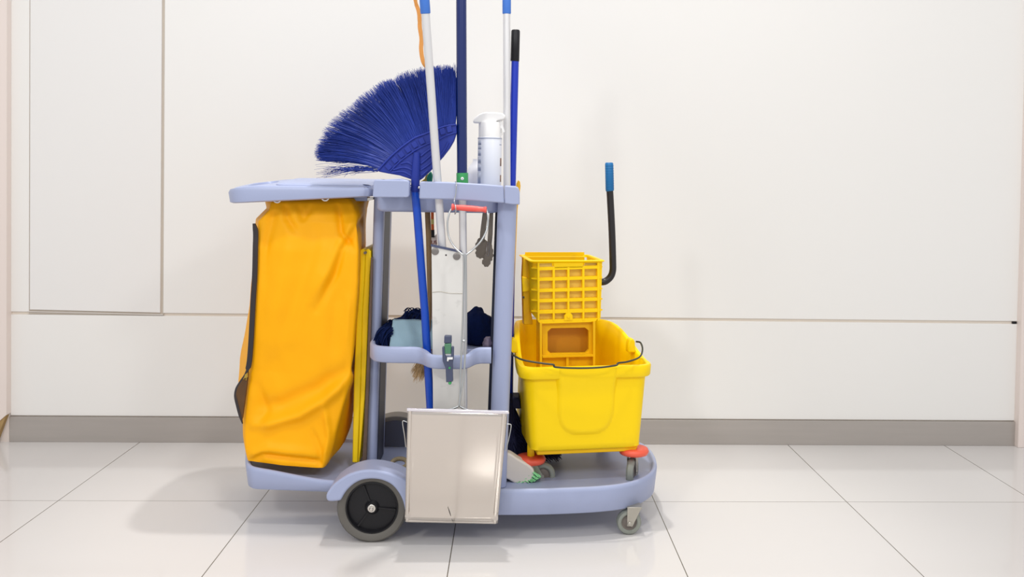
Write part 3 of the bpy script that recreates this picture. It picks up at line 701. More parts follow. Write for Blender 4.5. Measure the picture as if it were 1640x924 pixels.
for k in range(46):   # stray bent hairs under the fan
    b = at(rnd.uniform(585, 612), rnd.uniform(268, 275), 2.484); e = at(rnd.uniform(503, 560), rnd.uniform(264, 286), 2.484+rnd.uniform(-.02, .02))
    if rnd.random() < .6: e = at(rnd.uniform(503, 530), rnd.uniform(270, 284), 2.50)
    cpt = b.lerp(e, .5)+Vector((0, 0, rnd.uniform(-.006, .022)))
    P_ = []
    for i in range(7):
        t = i/6; p = b*(1-t)**2+cpt*2*t*(1-t)+e*t*t+Vector((0, 0, .004*sin(t*9+k)*t)); P_.append(p)
    paths.append(P_)
for k in range(50):   # loose ends on the right side
    b = at(rnd.uniform(722, 729), rnd.uniform(150, 190), 2.484); e = at(rnd.uniform(722, 731), rnd.uniform(100, 130), 2.50)
    paths.append([b.lerp(e, i/5)+Vector((rnd.gauss(0, .001), 0, 0)) for i in range(6)])
bo = obj('bristles', *hairs(paths, .0009, .0003), BRIS, fb, smooth=180); bo['kind'] = 'stuff'

# ------------------------------------------------------------------ straight poles
def pole(name, pts, r, m, parent, seg=20): return obj(name, *tube(pts, r, seg), m, parent, smooth=60)
Yp = 2.478
fm = thing('flat_mop', (-.16, Yp, .14), 'flat mop with tilted silver pole, pale blue grip and scuffed metal plate hanging low', 'mop')
pa, pb = at(681.5, 22, 2.385), at(708, 392, Yp)
top = pa+(pa-pb)*(.09/(pa-pb).length)*1.0
pole('mop_pole', [pa+(pa-pb).normalized()*.05, pb+(pb-pa).normalized()*.02], .0112, ALU, fm)
gtop = pa+(pa-pb).normalized()*.12
obj('grip', *tube([pa, pa+(gtop-pa)*.02, gtop-(gtop-pa)*.05, gtop], [.0118, .0133, .0133, .010], 20), GRIPB, fm, smooth=60)
pt = [(691, 393), (738.5, 403.5), (741, 408), (743.5, 655), (744, 700), (697, 700), (693.5, 655)]
obj('mop_plate', *prism(pt, 2.455, .012), PLATE, fm, bevel=.0015)
obj('plate_edge', *prism([(690, 391.5), (738.8, 402), (739, 405), (690, 394.5)], 2.452, .018), NAVYE, fm)
for x, y in ((697, 402.5), (731.5, 410.5)): obj('rivet', *lathe([(.0098, 0), (.0102, -.0012), (.008, -.0024), (.003, -.0026)], at(x, y, 2.4548), seg=28), RIV, fm)
obj('plate_hole', *lathe([(.0022, 0), (.0022, -.0006)], at(714.3, 408.5, 2.4547), seg=16), BLACK, fm)
obj('plate_crease', *join(tube(cr([at(x, y, 2.4548) for x, y in [(692.5, 468), (705, 467), (720, 469.5), (741, 470)]], 4), .0012, 6)), ZINC, fm)

dm = thing('dust_mop', (-.13, 2.48, .14), 'tall mop with thick dark blue upper pole, green collar and silver lower tube', 'mop')
pole('upper_pole', [at(738.5, -60, 2.49), at(740, 279, 2.49)], .0142, NAVYP, dm, 28)
obj('collar', *join(tube([at(740.3, 277, 2.485), at(740.6, 293.5, 2.485)], [.0163, .0163], 28)), GREEN, dm, smooth=50)
obj('collar_screw', *join(lathe([(.0042, 0), (.0042, -.002), (.002, -.003)], at(740.4, 286, 2.468), seg=16)), WHITE, dm)
obj('screw_socket', *lathe([(.0013, 0), (.0013, -.0005)], at(740.4, 286, 2.4655), seg=8), BLACK, dm)
pole('lower_tube', [at(740.6, 290, 2.487), at(742, 440, 2.487), at(742.5, 655, 2.487), Vector((at(742.5, 655, 2.487).x, 2.487, .14))], .0105, ALU, dm)

sp2 = thing('silver_pole_tool', (0, 2.62, .14), 'slim silver pole with light blue grip behind the spray bottle', 'pole')
pole('tool_pole', [at(811.5, 22, 2.64), at(812, 298, 2.64), Vector((X_(800, 2.64, 650), 2.64, .14))], .0105, ALU, sp2)
obj('grip', *tube([at(811.5, 22.5, 2.64), at(811.5, 21, 2.64), at(811.5, -40, 2.64), at(811.5, -42, 2.64)], [.0112, .0126, .0126, .01], 20), GRIPB, sp2, smooth=60)

bb = thing('push_broom', (.0, 2.66, .14), 'cobalt blue broom with black end cap and navy bristles resting on the lower deck', 'broom')
pole('broom_handle', [at(825, 97, 2.66), at(820, 298, 2.66), at(817.5, 500, 2.68), at(815.5, 645, 2.70)], .0112, BLUE2, bb)
obj('end_cap', *tube([at(824.5, 98.5, 2.66), at(824.6, 97.5, 2.66), at(825.8, 50, 2.66), at(825.8, 48, 2.66)], [.0115, .0130, .0130, .011], 20), BLACK, bb, smooth=50)
rnd = random.Random(11); paths = []
for k in range(3000):
    b = Vector((rnd.uniform(-.015, .012), rnd.uniform(2.66, 2.73), rnd.uniform(.30, .345)))
    t_ = rnd.random()
    if t_ < .42: e = Vector((rnd.uniform(-.02, .05), rnd.uniform(2.60, 2.78), rnd.uniform(.14, .17)))
    else: e = Vector((rnd.uniform(.02, .165), rnd.uniform(2.66, 2.76), rnd.uniform(.14, .19)))
    c1 = Vector((b.x+rnd.uniform(-.004, .012), b.y, .22+rnd.uniform(-.02, .02))); c2 = b.lerp(e, .6); c2.z = min(c2.z, .20)
    P_ = []
    for i in range(7):
        t = i/6; P_.append(b*(1-t)**3+c1*3*t*(1-t)**2+c2*3*t*t*(1-t)+e*t**3)
    paths.append(P_)
ob_ = obj('bristles', *hairs(paths, .0020, .0012), NAVYH, bb, smooth=180); ob_['kind'] = 'stuff'
obj('bristle_block', *prism([(806, 637), (832, 637), (835, 655), (806, 655)], 2.665, .07), NAVYH, bb, bevel=.004)

# straw hand broom hung in the tray, brush down
sb = thing('straw_broom', (-.23, 2.58, .4), 'brown wooden stick broom with frayed straw tips showing under the middle tray', 'broom')
pole('broom_handle', [at(683, 300, 2.58), at(686.5, 380, 2.58), at(689, 470, 2.58), at(683, 560, 2.58)], .0078, WOOD, sb)
rnd = random.Random(5); paths = []
for k in range(170):
    b = at(rnd.uniform(676, 692), rnd.uniform(555, 575), 2.515); tx = rnd.choice([660, 663, 667, 672, 676, 682, 687]); e = at(tx+rnd.gauss(0, 1.6), 598+abs(rnd.gauss(0, 6))+ (4 if tx > 662 else -6), 2.505)
    paths.append([b.lerp(e, i/5)+Vector((.002*sin(i+k), rnd.gauss(0, .002), 0)) for i in range(6)])
o_ = obj('straw', *hairs(paths, .0019, .0003), STRAW, sb, smooth=180); o_['kind'] = 'stuff'

# orange handled scraper and its lettered head, pale stick below
sc_ = thing('orange_scraper', (-.22, 2.60, .86), 'orange handled scraper with black ferrule and red lettering behind the silver pole', 'scraper')
pole('handle', [at(692.5, 300, 2.62), at(692.5, 352, 2.62), at(693, 369, 2.62)], .0044, ORNG, sc_)
pole('handle_band', [at(692.6, 351, 2.62), at(692.7, 359, 2.62)], .0046, mat('yellow_band', (214, 200, 120), .5), sc_)
pole('ferrule', [at(693, 368, 2.62), at(693.4, 380, 2.62)], .005, BLACK, sc_)
obj('scraper_head', *prism([(683.5, 379), (696, 378), (699, 375), (700, 393), (684, 393)], 2.625, .012), PALE, sc_, bevel=.001)
text('lettering', 'US', at(690.5, 390.6, 2.6238), .0145, REDTX, sc_)
pole('stick', [at(687.5, 388, 2.64), at(690, 520, 2.64), at(689, 548, 2.64)], .0062, mat('pinkish_stick', (196, 168, 156), .6, noise_amt=.1), sc_)

# orange strap behind the pole tops
st = cr([at(662, -30, 2.50), at(665.5, 2, 2.50), at(670.5, 18, 2.50), at(672, 32, 2.50), at(672.5, 45, 2.50), at(675, 62, 2.50), at(674.5, 80, 2.50), at(678, 100, 2.50), at(686, 112, 2.505), at(692, 117, 2.50)], 6)
rings = []
for i, p in enumerate(st):
    a = noise.noise(Vector((i*.23, 0, 0)))*1.3; wv = Vector((cos(a), sin(a), 0))*.0058; th = Vector((-sin(a), cos(a), 0))*.0008
    rings.append([p-wv-th, p+wv-th, p+wv+th, p-wv+th])
tag(obj('orange_strap', *loft(rings), STRAP, smooth=50), 'worn orange strap twisting down behind the tilted silver pole', 'strap')
# green and yellow rag ends poking over the tray
tag(obj('yellow_rag', *prism([(674, 291), (680, 286), (683, 278), (689, 280), (688, 292), (674, 292)], 2.60, .03), mat('yellow_rag_cloth', (216, 184, 84), .9, noise_amt=.2), bevel=.004, bseg=3), 'small yellow rag corner above the tray beside the blue broom', 'rag')
tag(obj('green_rag', *prism([(684, 292), (682.5, 285), (686, 278), (690, 274), (693, 280), (692, 292)], 2.585, .012), mat('green_rubber', (16, 120, 90), .5, noise_amt=.15), bevel=.004, bseg=3), 'dark green scrap poking up behind the tilted silver pole', 'rag')

# clamp
cl = thing('tool_clip', (-.17, 2.37, .46), 'slate blue and green plastic clip clamped on the middle tray rim', 'clip')
obj('clip_jaw', *prism([(711.5, 538), (723, 538.5), (723, 550), (711, 550)], 2.362, .02), CLIPM, cl, bevel=.002)
obj('clip_body', *join(prism([(708, 556), (711.5, 555.5), (712.5, 568), (716, 576), (721.5, 576), (722.5, 566), (723.5, 555), (727, 556), (726.5, 575), (724.8, 583), (725.5, 611), (714.5, 612.5), (713.5, 590), (708.8, 578)], 2.358, .014), ), CLIPM, cl, bevel=.0015)
obj('clip_pad', *prism([(711.5, 551), (722.5, 550), (723, 567), (712, 567)], 2.360, .018), CLIPG, cl, bevel=.002)
obj('clip_spring', *prism([(716, 573), (725, 572.5), (725, 575.5), (718.5, 576), (718, 578.5), (716, 578.5)], 2.352, .008), WHITE, cl)
obj('clip_button', *lathe([(.0028, 0), (.0026, -.003)], at(720, 589, 2.358), seg=16), GREEN, cl)
obj('clip_end', *lathe([(.0042, .012), (.0042, 0), (.003, -.002)], at(720.5, 613.5, 2.360), seg=16), GREEN, cl)

# tongs hanging under the top tray
tg = thing('serving_tongs', (-.085, 2.56, .76), 'aged steel tongs with scalloped ends hanging under the top tray', 'tongs')
def scallop(pts, Y, t, n=5, bul=.0032):
    P0 = [at(x, y, Y) for x, y in pts]; P = []
    c = sum(P0, Vector())/len(P0)
    for i in range(len(P0)):
        a, b = P0[i], P0[(i+1) % len(P0)]
        mid = (a+b)/2; o = (mid-c); o.y = 0; o.normalize()
        for k in range(n):
            u = k/n; P.append(a.lerp(b, u)+o*bul*sin(pi*u))
    return loft([P, [c+(p-c)*.8+Vector((0, t, 0)) for p in P]])
obj('tong_arm', *prism([(773, 341), (781, 341), (777, 378), (775, 388), (768, 386), (769, 372)], 2.56, .006), TONG, tg, bevel=.001)
obj('tong_arm', *prism([(784, 341), (790, 341), (789, 375), (787, 396), (785, 408), (782, 410), (780, 405), (781, 380)], 2.55, .006), TONG, tg, bevel=.001)
obj('tong_cup', *scallop([(768, 381), (763.5, 388), (761.5, 395), (763, 401), (762, 407), (766, 412.5), (772, 413), (778, 413), (783, 402), (782, 388)], 2.562, .012), TONG, tg, smooth=40)
obj('tong_cup', *scallop([(786, 388), (788.5, 398), (789.5, 406), (788.5, 413), (786, 418), (784, 424), (779, 427), (774.5, 424), (772, 418), (776, 413), (779, 405), (781, 392)], 2.548, .012), TONG, tg, smooth=40)
obj('tong_rib', *tube(cr([at(780.5, 388, 2.546), at(779, 402, 2.545), at(779, 408, 2.545), at(782.5, 408, 2.545), at(783.5, 388, 2.546)], 5), .001, 6), STEEL, tg, smooth=60)

# ------------------------------------------------------------------ spray bottle in the top tray
sbx = at(784, 296, 2.60)
sv = thing('spray_bottle', (sbx.x, 2.60, .922), 'white cylindrical spray bottle with trigger head standing in the top tray', 'bottle')
k = 2.60/FPX; zc = lambda py: Z_(784, py, 2.60)
r_b = 19*k; c0 = Vector((sbx.x-.001, 2.60, 0))
obj('bottle_body', *lathe([(r_b*.92, .924), (r_b, .93), (r_b, zc(222)), (r_b*.97, zc(220.5))], c0, 'z', 48), BOTL, sv)
obj('collar', *lathe([(r_b*.97, zc(221)), (r_b*.95, zc(219)), (r_b*.95, zc(198)), (r_b*.90, zc(195.5))], c0, 'z', 48), WHITE, sv)
obj('collar_ring', *lathe([(r_b*1.02, zc(222.5)), (r_b*1.03, zc(221.5)), (r_b*1.01, zc(220.8))], c0, 'z', 48), LABEL, sv)
hd = [(757.5, 196.5), (758, 192.5), (761, 188), (767, 183), (773, 180.3), (779, 179.2), (798, 180), (805, 181.2), (809, 184.5), (809.3, 188.5), (806.5, 191.5), (801, 192.3), (797, 193.2), (792, 196), (780, 197)]
obj('trigger_head', *prism(hd, 2.580, .040), WHITE, sv, bevel=.0035, bseg=3, smooth=60)
obj('trigger', *prism([(796, 193), (804, 192), (805, 199), (808.6, 211), (806, 213), (801, 203)], 2.590, .012), WHITE, sv, bevel=.001, smooth=50)
obj('trigger_guard', *prism([(794, 196), (797.5, 194), (800, 203), (805, 215), (802.6, 217.5), (797.5, 207)], 2.596, .007), WHITE, sv, bevel=.001, smooth=50)
def strip(pxa, pxb, ya, yb, mm, nm, rad=1.004):
    V = []; F = []
    def ang(px): return asin(max(-1, min(1, (px-783.5)/19.3)))
    a0, a1 = ang(pxa), ang(pxb); n = 8
    for z in (zc(ya), zc(yb)):
        for i in range(n+1):
            a = a0+(a1-a0)*i/n+.0; V.append(Vector((c0.x+r_b*rad*sin(a), c0.y-r_b*rad*cos(a), z)))
    for i in range(n): F.append((i, i+1, n+2+i, n+1+i))
    o = obj(nm, V, F, mm, sv, smooth=60); o.modifiers.new('s', 'SOLIDIFY').thickness = .0003
for ya, yb in ((226, 233), (234.5, 240), (242, 250), (252, 262), (264, 274), (276, 294)): strip(765, 770, ya, yb, LABEL, 'label_panel')
strip(800.8, 802.7, 253, 266, BROWNP, 'label_panel'); strip(801, 802.7, 280, 291, BROWNP, 'label_panel'); strip(799.5, 802.6, 231, 232.5, LABEL, 'label_panel')
# translucent jug behind it
jx = at(757, 296, 2.72)
jr = lathe([(.030, .924), (.036, .93), (.036, .975), (.034, 1.0), (.026, 1.022), (.014, 1.036), (.013, 1.045)], Vector((jx.x+.012, 2.74, 0)), 'z', 40)
tag(obj('white_jug', *jr, mat('frosted_white', (228, 228, 232), .4, noise_amt=.02), smooth=50), 'plain white plastic jug half hidden behind the spray bottle', 'jug')

# yellow sign edge behind the right post
ys = [at(830.5, 288, 2.70), at(827, 292, 2.70), at(826, 304, 2.70), at(826.5, 330, 2.70)]
tag(obj('yellow_caution_board', *join(prism([(830, 288.5), (833, 291), (833.8, 298), (832, 312), (829, 335), (825.5, 420), (821, 520), (818, 520), (822, 420), (826, 335), (827, 295)], 2.68, .12)), mat('amber_board', (246, 190, 40), .45, noise_amt=.05), bevel=.002), 'narrow amber board edge leaning behind the right upright', 'board')

# ------------------------------------------------------------------ cloths in the middle tray
def blob(c, rx, ry, rz, amp, sc, seed, seg=36, rings=22, zmin=None):
    V = []; F = []
    for i in range(rings+1):
        th = pi*i/rings
        for j in range(seg):
            ph = 2*pi*j/seg; d = Vector((sin(th)*cos(ph), sin(th)*sin(ph), cos(th)))
            f = 1+amp*noise.noise(d*sc+Vector((seed, 0, 0)))+amp*.5*noise.noise(d*sc*2.3+Vector((0, seed, 0)))
            p = Vector(c)+Vector((d.x*rx*f, d.y*ry*f, d.z*rz*f))
            if zmin is not None: p.z = max(p.z, zmin)
            V.append(p)
    for i in range(rings):
        for j in range(seg): F.append((i*seg+j, i*seg+(j+1) % seg, (i+1)*seg+(j+1) % seg, (i+1)*seg+j))
    return V, F
c = at(662, 535, 2.72)
mh = thing('navy_mop', (c.x, 2.7, .494), 'dark navy fringed mop cloth crumpled in the left half of the middle tray', 'mop')
obj('mop_cloth', *blob((at(660, 530, 2.73).x, 2.73, .515), .090, .080, .060, .25, 1.8, 3.1, zmin=.494), NAVYC, mh, smooth=60)
rnd = random.Random(9); paths = []
for k in range(420):
    b = Vector((at(rnd.uniform(617, 634), 520, 2.62).x, rnd.uniform(2.57, 2.72), .550+rnd.uniform(-.012, .008))); e = Vector((b.x-rnd.uniform(.0, .03), b.y-rnd.uniform(-.01, .04), .498+rnd.uniform(0, .02)))
    c1 = b.lerp(e, .4)+Vector((-.012, -.01, .012)); P_ = []
    for i in range(6):
        t = i/5; P_.append(b*(1-t)**2+c1*2*t*(1-t)+e*t*t)
    paths.append(P_)
for k in range(34):
    b = at(rnd.uniform(655, 690), 503, 2.66); b += Vector((0, rnd.uniform(-.03, .06), 0)); e = b+Vector((rnd.uniform(-.04, -.01), -.02, rnd.uniform(-.02, .006)))
    paths.append([b.lerp(e, i/5)+Vector((0, 0, .012*sin(pi*i/5))) for i in range(6)])
o_ = obj('fringe', *hairs(paths, .0018, .0014, 5), NAVYC, mh, smooth=180); o_['kind'] = 'stuff'
# pale blue cloth: a folded sheet draped over the heap
V = []; F = []; nx, ny = 24, 26
for j in range(ny+1):
    t = j/ny
    for i in range(nx+1):
        s = i/nx
        px = (629+(694-629)*s) if True else 0
        py = 513+(561-513)*t; pxx = px-6*t*(1-s)
        Y = 2.595-.045*t; z = at(pxx, py, Y)
        z.y += .006*noise.noise(Vector((s*3, t*2, 4))); z.z += .004*noise.noise(Vector((s*4, t*3, 1)))-.002*s*(1-t)
        V.append(z)
for j in range(ny):
    for i in range(nx): a = j*(nx+1)+i; F.append((a, a+1, a+nx+2, a+nx+1))
# top flap going back
row0 = [V[i].copy() for i in range(nx+1)]; n0 = len(V)
for q in range(1, 9):
    for i in range(nx+1): V.append(row0[i]+Vector((0, .014*q, .003*sin(q*.4)-.0006*q*q)))
for q in range(8):
    for i in range(nx):
        a = (i if q == 0 else n0+(q-1)*(nx+1)+i); b = n0+q*(nx+1)+i; F.append((a, a+1, b+1, b))
o_ = obj('cleaning_cloth', V, F, AQUA, smooth=60); o_.modifiers.new('s', 'SOLIDIFY').thickness = .004
tag(o_, 'pale blue-green cloth draped over the navy mop cloth in the middle tray', 'cloth')
o_ = obj('navy_rag', *blob((at(766, 530, 2.68).x, 2.69, .534), .046, .06, .062, .22, 1.6, 8.7, zmin=.494), NAVYC, smooth=60)
tag(o_, 'bunched dark navy rag at the right end of the middle tray', 'rag')
o_ = obj('grey_pouch', *blob((at(781, 545, 2.585).x, 2.585, .513), .014, .028, .020, .2, 1.5, 2.2, 24, 14, zmin=.494), mat('mauve_plastic', (128, 116, 136), .5, noise_amt=.15), smooth=60)
tag(o_, 'small mauve-grey pouch between the navy rag and right upright', 'pouch')

# tan rope ring by the fender
rc = at(640, 741, 2.56)
pts = [rc+Vector((.022*cos(a), .012*sin(a), .010*sin(a)-.002)) for a in [2*pi*k/28 for k in range(28)]]
tag(obj('rope_coil', *join(tube(pts, .0065, 10, closed=True)), TAN, smooth=60), 'small tan rope coil lying on the deck behind the front fender', 'rope')

# ------------------------------------------------------------------ scrub brush on the deck
br = thing('scrub_brush', (.04, 2.50, .135), 'cream scrub brush with mint green bristles lying under the bucket corner', 'brush')
body = cr([(803, 730, 0), (815, 726, 0), (830, 735, 0), (846, 744, 0), (854, 752, 0), (855, 760, 0), (850, 770, 0), (840, 777, 0), (830, 777, 0), (815, 769, 0), (803, 760, 0)], 4, True)
obj('brush_back', *prism([(p.x, p.y) for p in body], 2.512, .036), CREAM, br, bevel=.008, bseg=4, smooth=60)
rnd = random.Random(4); tuft = []
for i in range(9):
    for jj in range(4):
        u = i/8; b = at(853-27*u**1.0, 757+21*u, 2.516+.008*jj)
        dirx = Vector((cos(radians(-32-45*u)), 0, sin(radians(-32-45*u))))
        e = b+dirx*(.021)
        if e.z < .136: e.z = .136
        for q in range(26):
            o1 = Vector((rnd.gauss(0, .0016), rnd.gauss(0, .002), rnd.gauss(0, .0016))); o2 = Vector((rnd.gauss(0, .0026), rnd.gauss(0, .003), rnd.gauss(0, .0016)))
            tuft.append([b+o1, (b+e)/2+(o1+o2)/2, e+o2])
o_ = obj('bristles', *hairs(tuft, .0015, .0013), MINT, br, smooth=180); o_['kind'] = 'stuff'

# ------------------------------------------------------------------ mop bucket
bk_ = thing('mop_bucket', (.22, 2.68, .14), 'bright yellow mop bucket on red-bumpered casters standing on the cart deck', 'bucket')
TH = radians(8.5)
bu = Vector((cos(TH), sin(TH), 0)); bv = Vector((-sin(TH), cos(TH), 0))
FL0 = at(850, 724, 2.485); FL0.z = 0
def BP(x, y, z): return Vector((FL0.x, FL0.y, z))+bu*x+bv*y
def ray_loc(px, py, yl):
    """intersection of a pixel's ray with the bucket's own plane at local depth yl -> local x, z"""
    d = ray(px, py); p0 = BP(0, yl, 0); t = (p0-_O).dot(bv)/d.dot(bv); p = _O+d*t
    return (p-p0).dot(bu), p.z
BW = ray_loc(1027, 717, 0)[0]; zb_ = ray_loc(850, 725, 0)[1]
DL = .335
def rrect(x0, x1, y0, y1, r, n=6, zf=None):
    pts = []
    for cx, cy, s in ((x1-r, y1-r, 0), (x0+r, y1-r, 90), (x0+r, y0+r, 180), (x1-r, y0+r, 270)):
        for k in range(n+1):
            a = radians(s+90*k/n); pts.append((cx+r*cos(a), cy+r*sin(a)))
    out = []
    N = len(pts)
    for i in range(N):
        a = pts[i]; b = pts[(i+1) % N]; d = hypot(a[0]-b[0], a[1]-b[1]); m_ = max(1, int(d/.03)) if d > .05 else 1
        if d > .05: m_ = 10
        for q in range(m_): u = q/m_; out.append((a[0]+(b[0]-a[0])*u, a[1]+(b[1]-a[1])*u))
    return out
zrf = ray_loc(930, 587, -.02)[1]   # rim height at the front
zrl = ray_loc(1000, 545, .16)[1]
def rimz(y):
    t = max(0, min(1, (y-.03)/.26)); t = t*t*(3-2*t); return zrf+(.075)*t
sec = []
def ringat(e, zfun, r=.03, inn=0):
    pts = rrect(-e+inn, BW+e*.75-inn, -e*.7+inn, DL+e*.25-inn, r)
    out_ = []; xc = BW*.36
    for x, y in pts:
        z = zfun(y) if callable(zfun) else zfun
        kz = max(0, min(1, (z-zb_)/(zrf-zb_))); kk = (.07+.20*kz)*max(0, min(1, (y-.02)/(DL-.02)))**1.8
        out_.append(BP(xc+(x-xc)*(1-kk), y, z))
    return out_
rings = [ringat(-.012, zb_, .02), ringat(-.001, zb_+.006, .022), ringat(.0, zb_+.02, .025)]
for k in range(1, 9):
    t = k/8; rings.append(ringat(.018*t, lambda y, t=t: (zb_+.02)+(rimz(y)-.036-zb_-.02)*t, .025+.01*t))
rings += [ringat(.031, lambda y: rimz(y)-.034, .04), ringat(.035, lambda y: rimz(y)-.030, .042), ringat(.037, lambda y: rimz(y)-.005, .042), ringat(.034, lambda y: rimz(y), .04), ringat(.024, lambda y: rimz(y)+.001, .035), ringat(.017, lambda y: rimz(y)-.003, .032)]
for k in range(1, 7):
    t = k/6; rings.append(ringat(.015*(1-t)-.004*t, lambda y, t=t: (rimz(y)-.01)+(zb_+.012-rimz(y)+.01)*t, .03))
# push out the shallow embossed shield on the front wall
bv_, bf_ = loft(rings)
def lx(v): p = v-BP(0, 0, 0); return p.dot(bu), p.dot(bv)
obj('bucket_body', bv_, bf_, YEL, bk_, smooth=50)
zz = lambda py: ray_loc(935, py, -.01)[1]
shx0, shx1 = ray_loc(893, 650, -.01)[0], ray_loc(984, 650, -.01)[0]
cxs = (shx0+shx1)/2; hwx = (shx1-shx0)/2*1.02; V = []; F = []; n = 30; m_ = 26
ztop, zbo = zrf-.004, zz(698)
for j in range(m_+1):
    t = j/m_; z = ztop+(zbo-ztop)*t
    for i in range(n+1):
        s = -1+2*i/n; zz_ = z
        y_wall = -.7*.018*max(0, min(1, (zz_-zb_-.02)/(zrf-.036-zb_-.02)))
        q = (abs(s)**3+max(0, (t-.25)/.75)**5)
        h = max(0, min(1, (1-q)*3.2)); h = h*h*(3-2*h)
        tt_ = max(0, min(1, (zrf-.004-zz_)/.085)); tt_ = tt_*tt_*(3-2*tt_)
        V.append(BP(cxs+s*hwx*(1+.10*(1-tt_)), y_wall+.0006-h*(.0165*(1-tt_)+.007*tt_), zz_))
for j in range(m_):
    for i in range(n): a = j*(n+1)+i; F.append((a, a+1, a+n+2, a+n+1))
obj('embossed_panel', V, F, YEL, bk_, smooth=60)
# front spout thickening and lower skirt
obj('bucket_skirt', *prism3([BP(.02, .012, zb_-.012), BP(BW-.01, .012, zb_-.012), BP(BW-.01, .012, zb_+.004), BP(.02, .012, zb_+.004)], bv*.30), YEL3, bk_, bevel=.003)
# casters and red bumpers
def bucket_caster(px, py, rpx, yl, rot, bx):
    x, z = ray_loc(px, py, yl); c = BP(x, yl, z)
    bxx, bz = ray_loc(bx[0], bx[1], yl)
    p = BP(bxx, yl, bz)
    obj('bumper', *lathe([(.010, -.010), (.030, -.011), (.040, -.008), (.0435, 0), (.040, .008), (.030, .010), (.010, .010)], p, 'z', 40), BUMP, bk_, smooth=60)
    obj('caster_stem', *lathe([(.0105, .004), (.0105, zb_+.004-p.z)], p, 'z', 20), YEL, bk_)
    r = rpx*yl_scale(c)
    M = Matrix.Rotation(rot, 4, 'Z'); 
    def T(vf): return [c+(M @ (Vector(v)-c)) for v in vf[0]], vf[1]
    h = .0105
    w = obj('caster', *T(lathe([(r*.6, -h*.8), (r*.7, -h), (r*.88, -h*.95), (r, -h*.4), (r, h*.4), (r*.88, h*.95), (r*.7, h), (r*.6, h*.8), (r*.6, -h*.8)], c, seg=40, caps=False)), GTYRE, bk_)
    obj('caster_hub', *T(lathe([(r*.61, -h*.7), (r*.5, -h*.5), (r*.2, -h*.9), (.001, -h*.9), (.001, h*.9), (r*.2, h*.9), (r*.5, h*.5), (r*.61, h*.7)], c, seg=32, caps=False)), HUBG, w)
    pl = M.inverted() @ (p-c)
    parts = []
    for s in (-1, 1):
        y = c.y+s*(h+.002)
        Aq = [Vector((c.x-.006, y, c.z-.008)), Vector((c.x+.006, y, c.z-.008)), Vector((c.x+pl.x+.014, y, p.z-.008)), Vector((c.x+pl.x-.014, y, p.z-.008))]
        parts.append(prism3(Aq, (0, .0015*s, 0))); parts.append(lathe([(.004, 0), (.004, .003*s)], Vector((c.x, y, c.z)), seg=12))
    for q_ in (join(*parts[:2]), join(*parts[2:])): obj('fork', *T(q_), ZINC, w, smooth=30)
def yl_scale(c): return (c-_O).dot(_F)/FPX
bucket_caster(869, 760, 20, .072, 0, (850, 735))
bucket_caster(1012.5, 754, 22, .035, radians(68), (1015, 721.5))
for (x, y) in ((.04, .29), (BW-.04, .29)):
    p = BP(x, y, .203); obj('bumper', *lathe([(.010, -.010), (.030, -.011), (.040, -.008), (.0435, 0), (.040, .008), (.030, .010), (.010, .010)], p, 'z', 32), BUMP, bk_, smooth=60)
    obj('caster_stem', *lathe([(.0105, .004), (.0105, zb_+.004-p.z)], p, 'z', 20), YEL, bk_)
    c = BP(x, y, .1615); h = .0105; r = .0255
    w = obj('caster', *lathe([(r*.6, -h*.8), (r*.7, -h), (r*.88, -h*.95), (r, -h*.4), (r, h*.4), (r*.88, h*.95), (r*.7, h), (r*.6, h*.8), (r*.6, -h*.8)], c, seg=32, caps=False), GTYRE, bk_)
    for s in (-1, 1): obj('fork', *prism3([c+Vector((-.006, s*.013, -.008)), c+Vector((.006, s*.013, -.008)), c+Vector((.014, s*.013, .034)), c+Vector((-.014, s*.013, .034))], (0, s*.0015, 0)), ZINC, w)
# bail: the wire handle lying over the front rim
bl3 = [at(1019, 547, 2.60), at(1026, 549, 2.585), at(1029, 560, 2.56), at(1024, 572, 2.52), at(1006, 579, 2.475), at(990, 581.5, 2.455), at(986.5, 585, 2.45), at(960, 588.5, 2.44), at(925, 589.5, 2.435), at(890, 588, 2.43), at(886.5, 584, 2.43), at(870, 582, 2.435), at(840, 577, 2.45), at(824, 570, 2.475), at(817, 562, 2.50)]
obj('bail', *tube(cr(bl3, 6), .0026, 10), DWIRE, bk_, smooth=60)
for px, py, yl in ((1012, 553, .10), (823, 553, .08)):
    x, z = ray_loc(px, py, yl); p = BP(x, yl, z)
    obj('bail_lug', *loft([[p+bu*a+Vector((0, 0, b))+bv*c_ for a, b in ((-.011, -.022), (.012, -.022), (.010, .012), (.003, .020), (-.006, .018), (-.011, .004))] for c_ in (0, .03)]), YEL, bk_, bevel=.004, bseg=3, smooth=50)

# ------------------------------------------------------------------ wringer
wr = thing('mop_wringer', (.17, 2.75, .4), 'yellow plastic side-press wringer with lattice front and black lever on the bucket', 'wringer')
Yl = .13   # local depth of the lattice face
def WP(px, py, yl=Yl):
    x, z = ray_loc(px, py, yl); return BP(x, yl, z)
def wprism(pts, yl, t): 
    Aq = [WP(x, y, yl) for x, y in pts]; return prism3(Aq, bv*t)
rows_y = [(418, 421), (427, 431), (444, 448), (462, 466), (478.5, 482.5), (496, 500.5), (511, 517)]
parts = []
for (a, b) in rows_y[1:-1]:
    parts.append(wprism([(861.5, a+1), (960, a-2), (960, b-.8), (861.5, b+2.2)], Yl, .02))
parts.append(wprism([(862, 512.5), (958, 509.5), (954, 514.5), (945, 516), (868, 518.5), (862, 516)], Yl, .02))
parts.append(wprism([(861.5, 420), (960, 417), (960, 419.5), (861.5, 422)], Yl, .02))
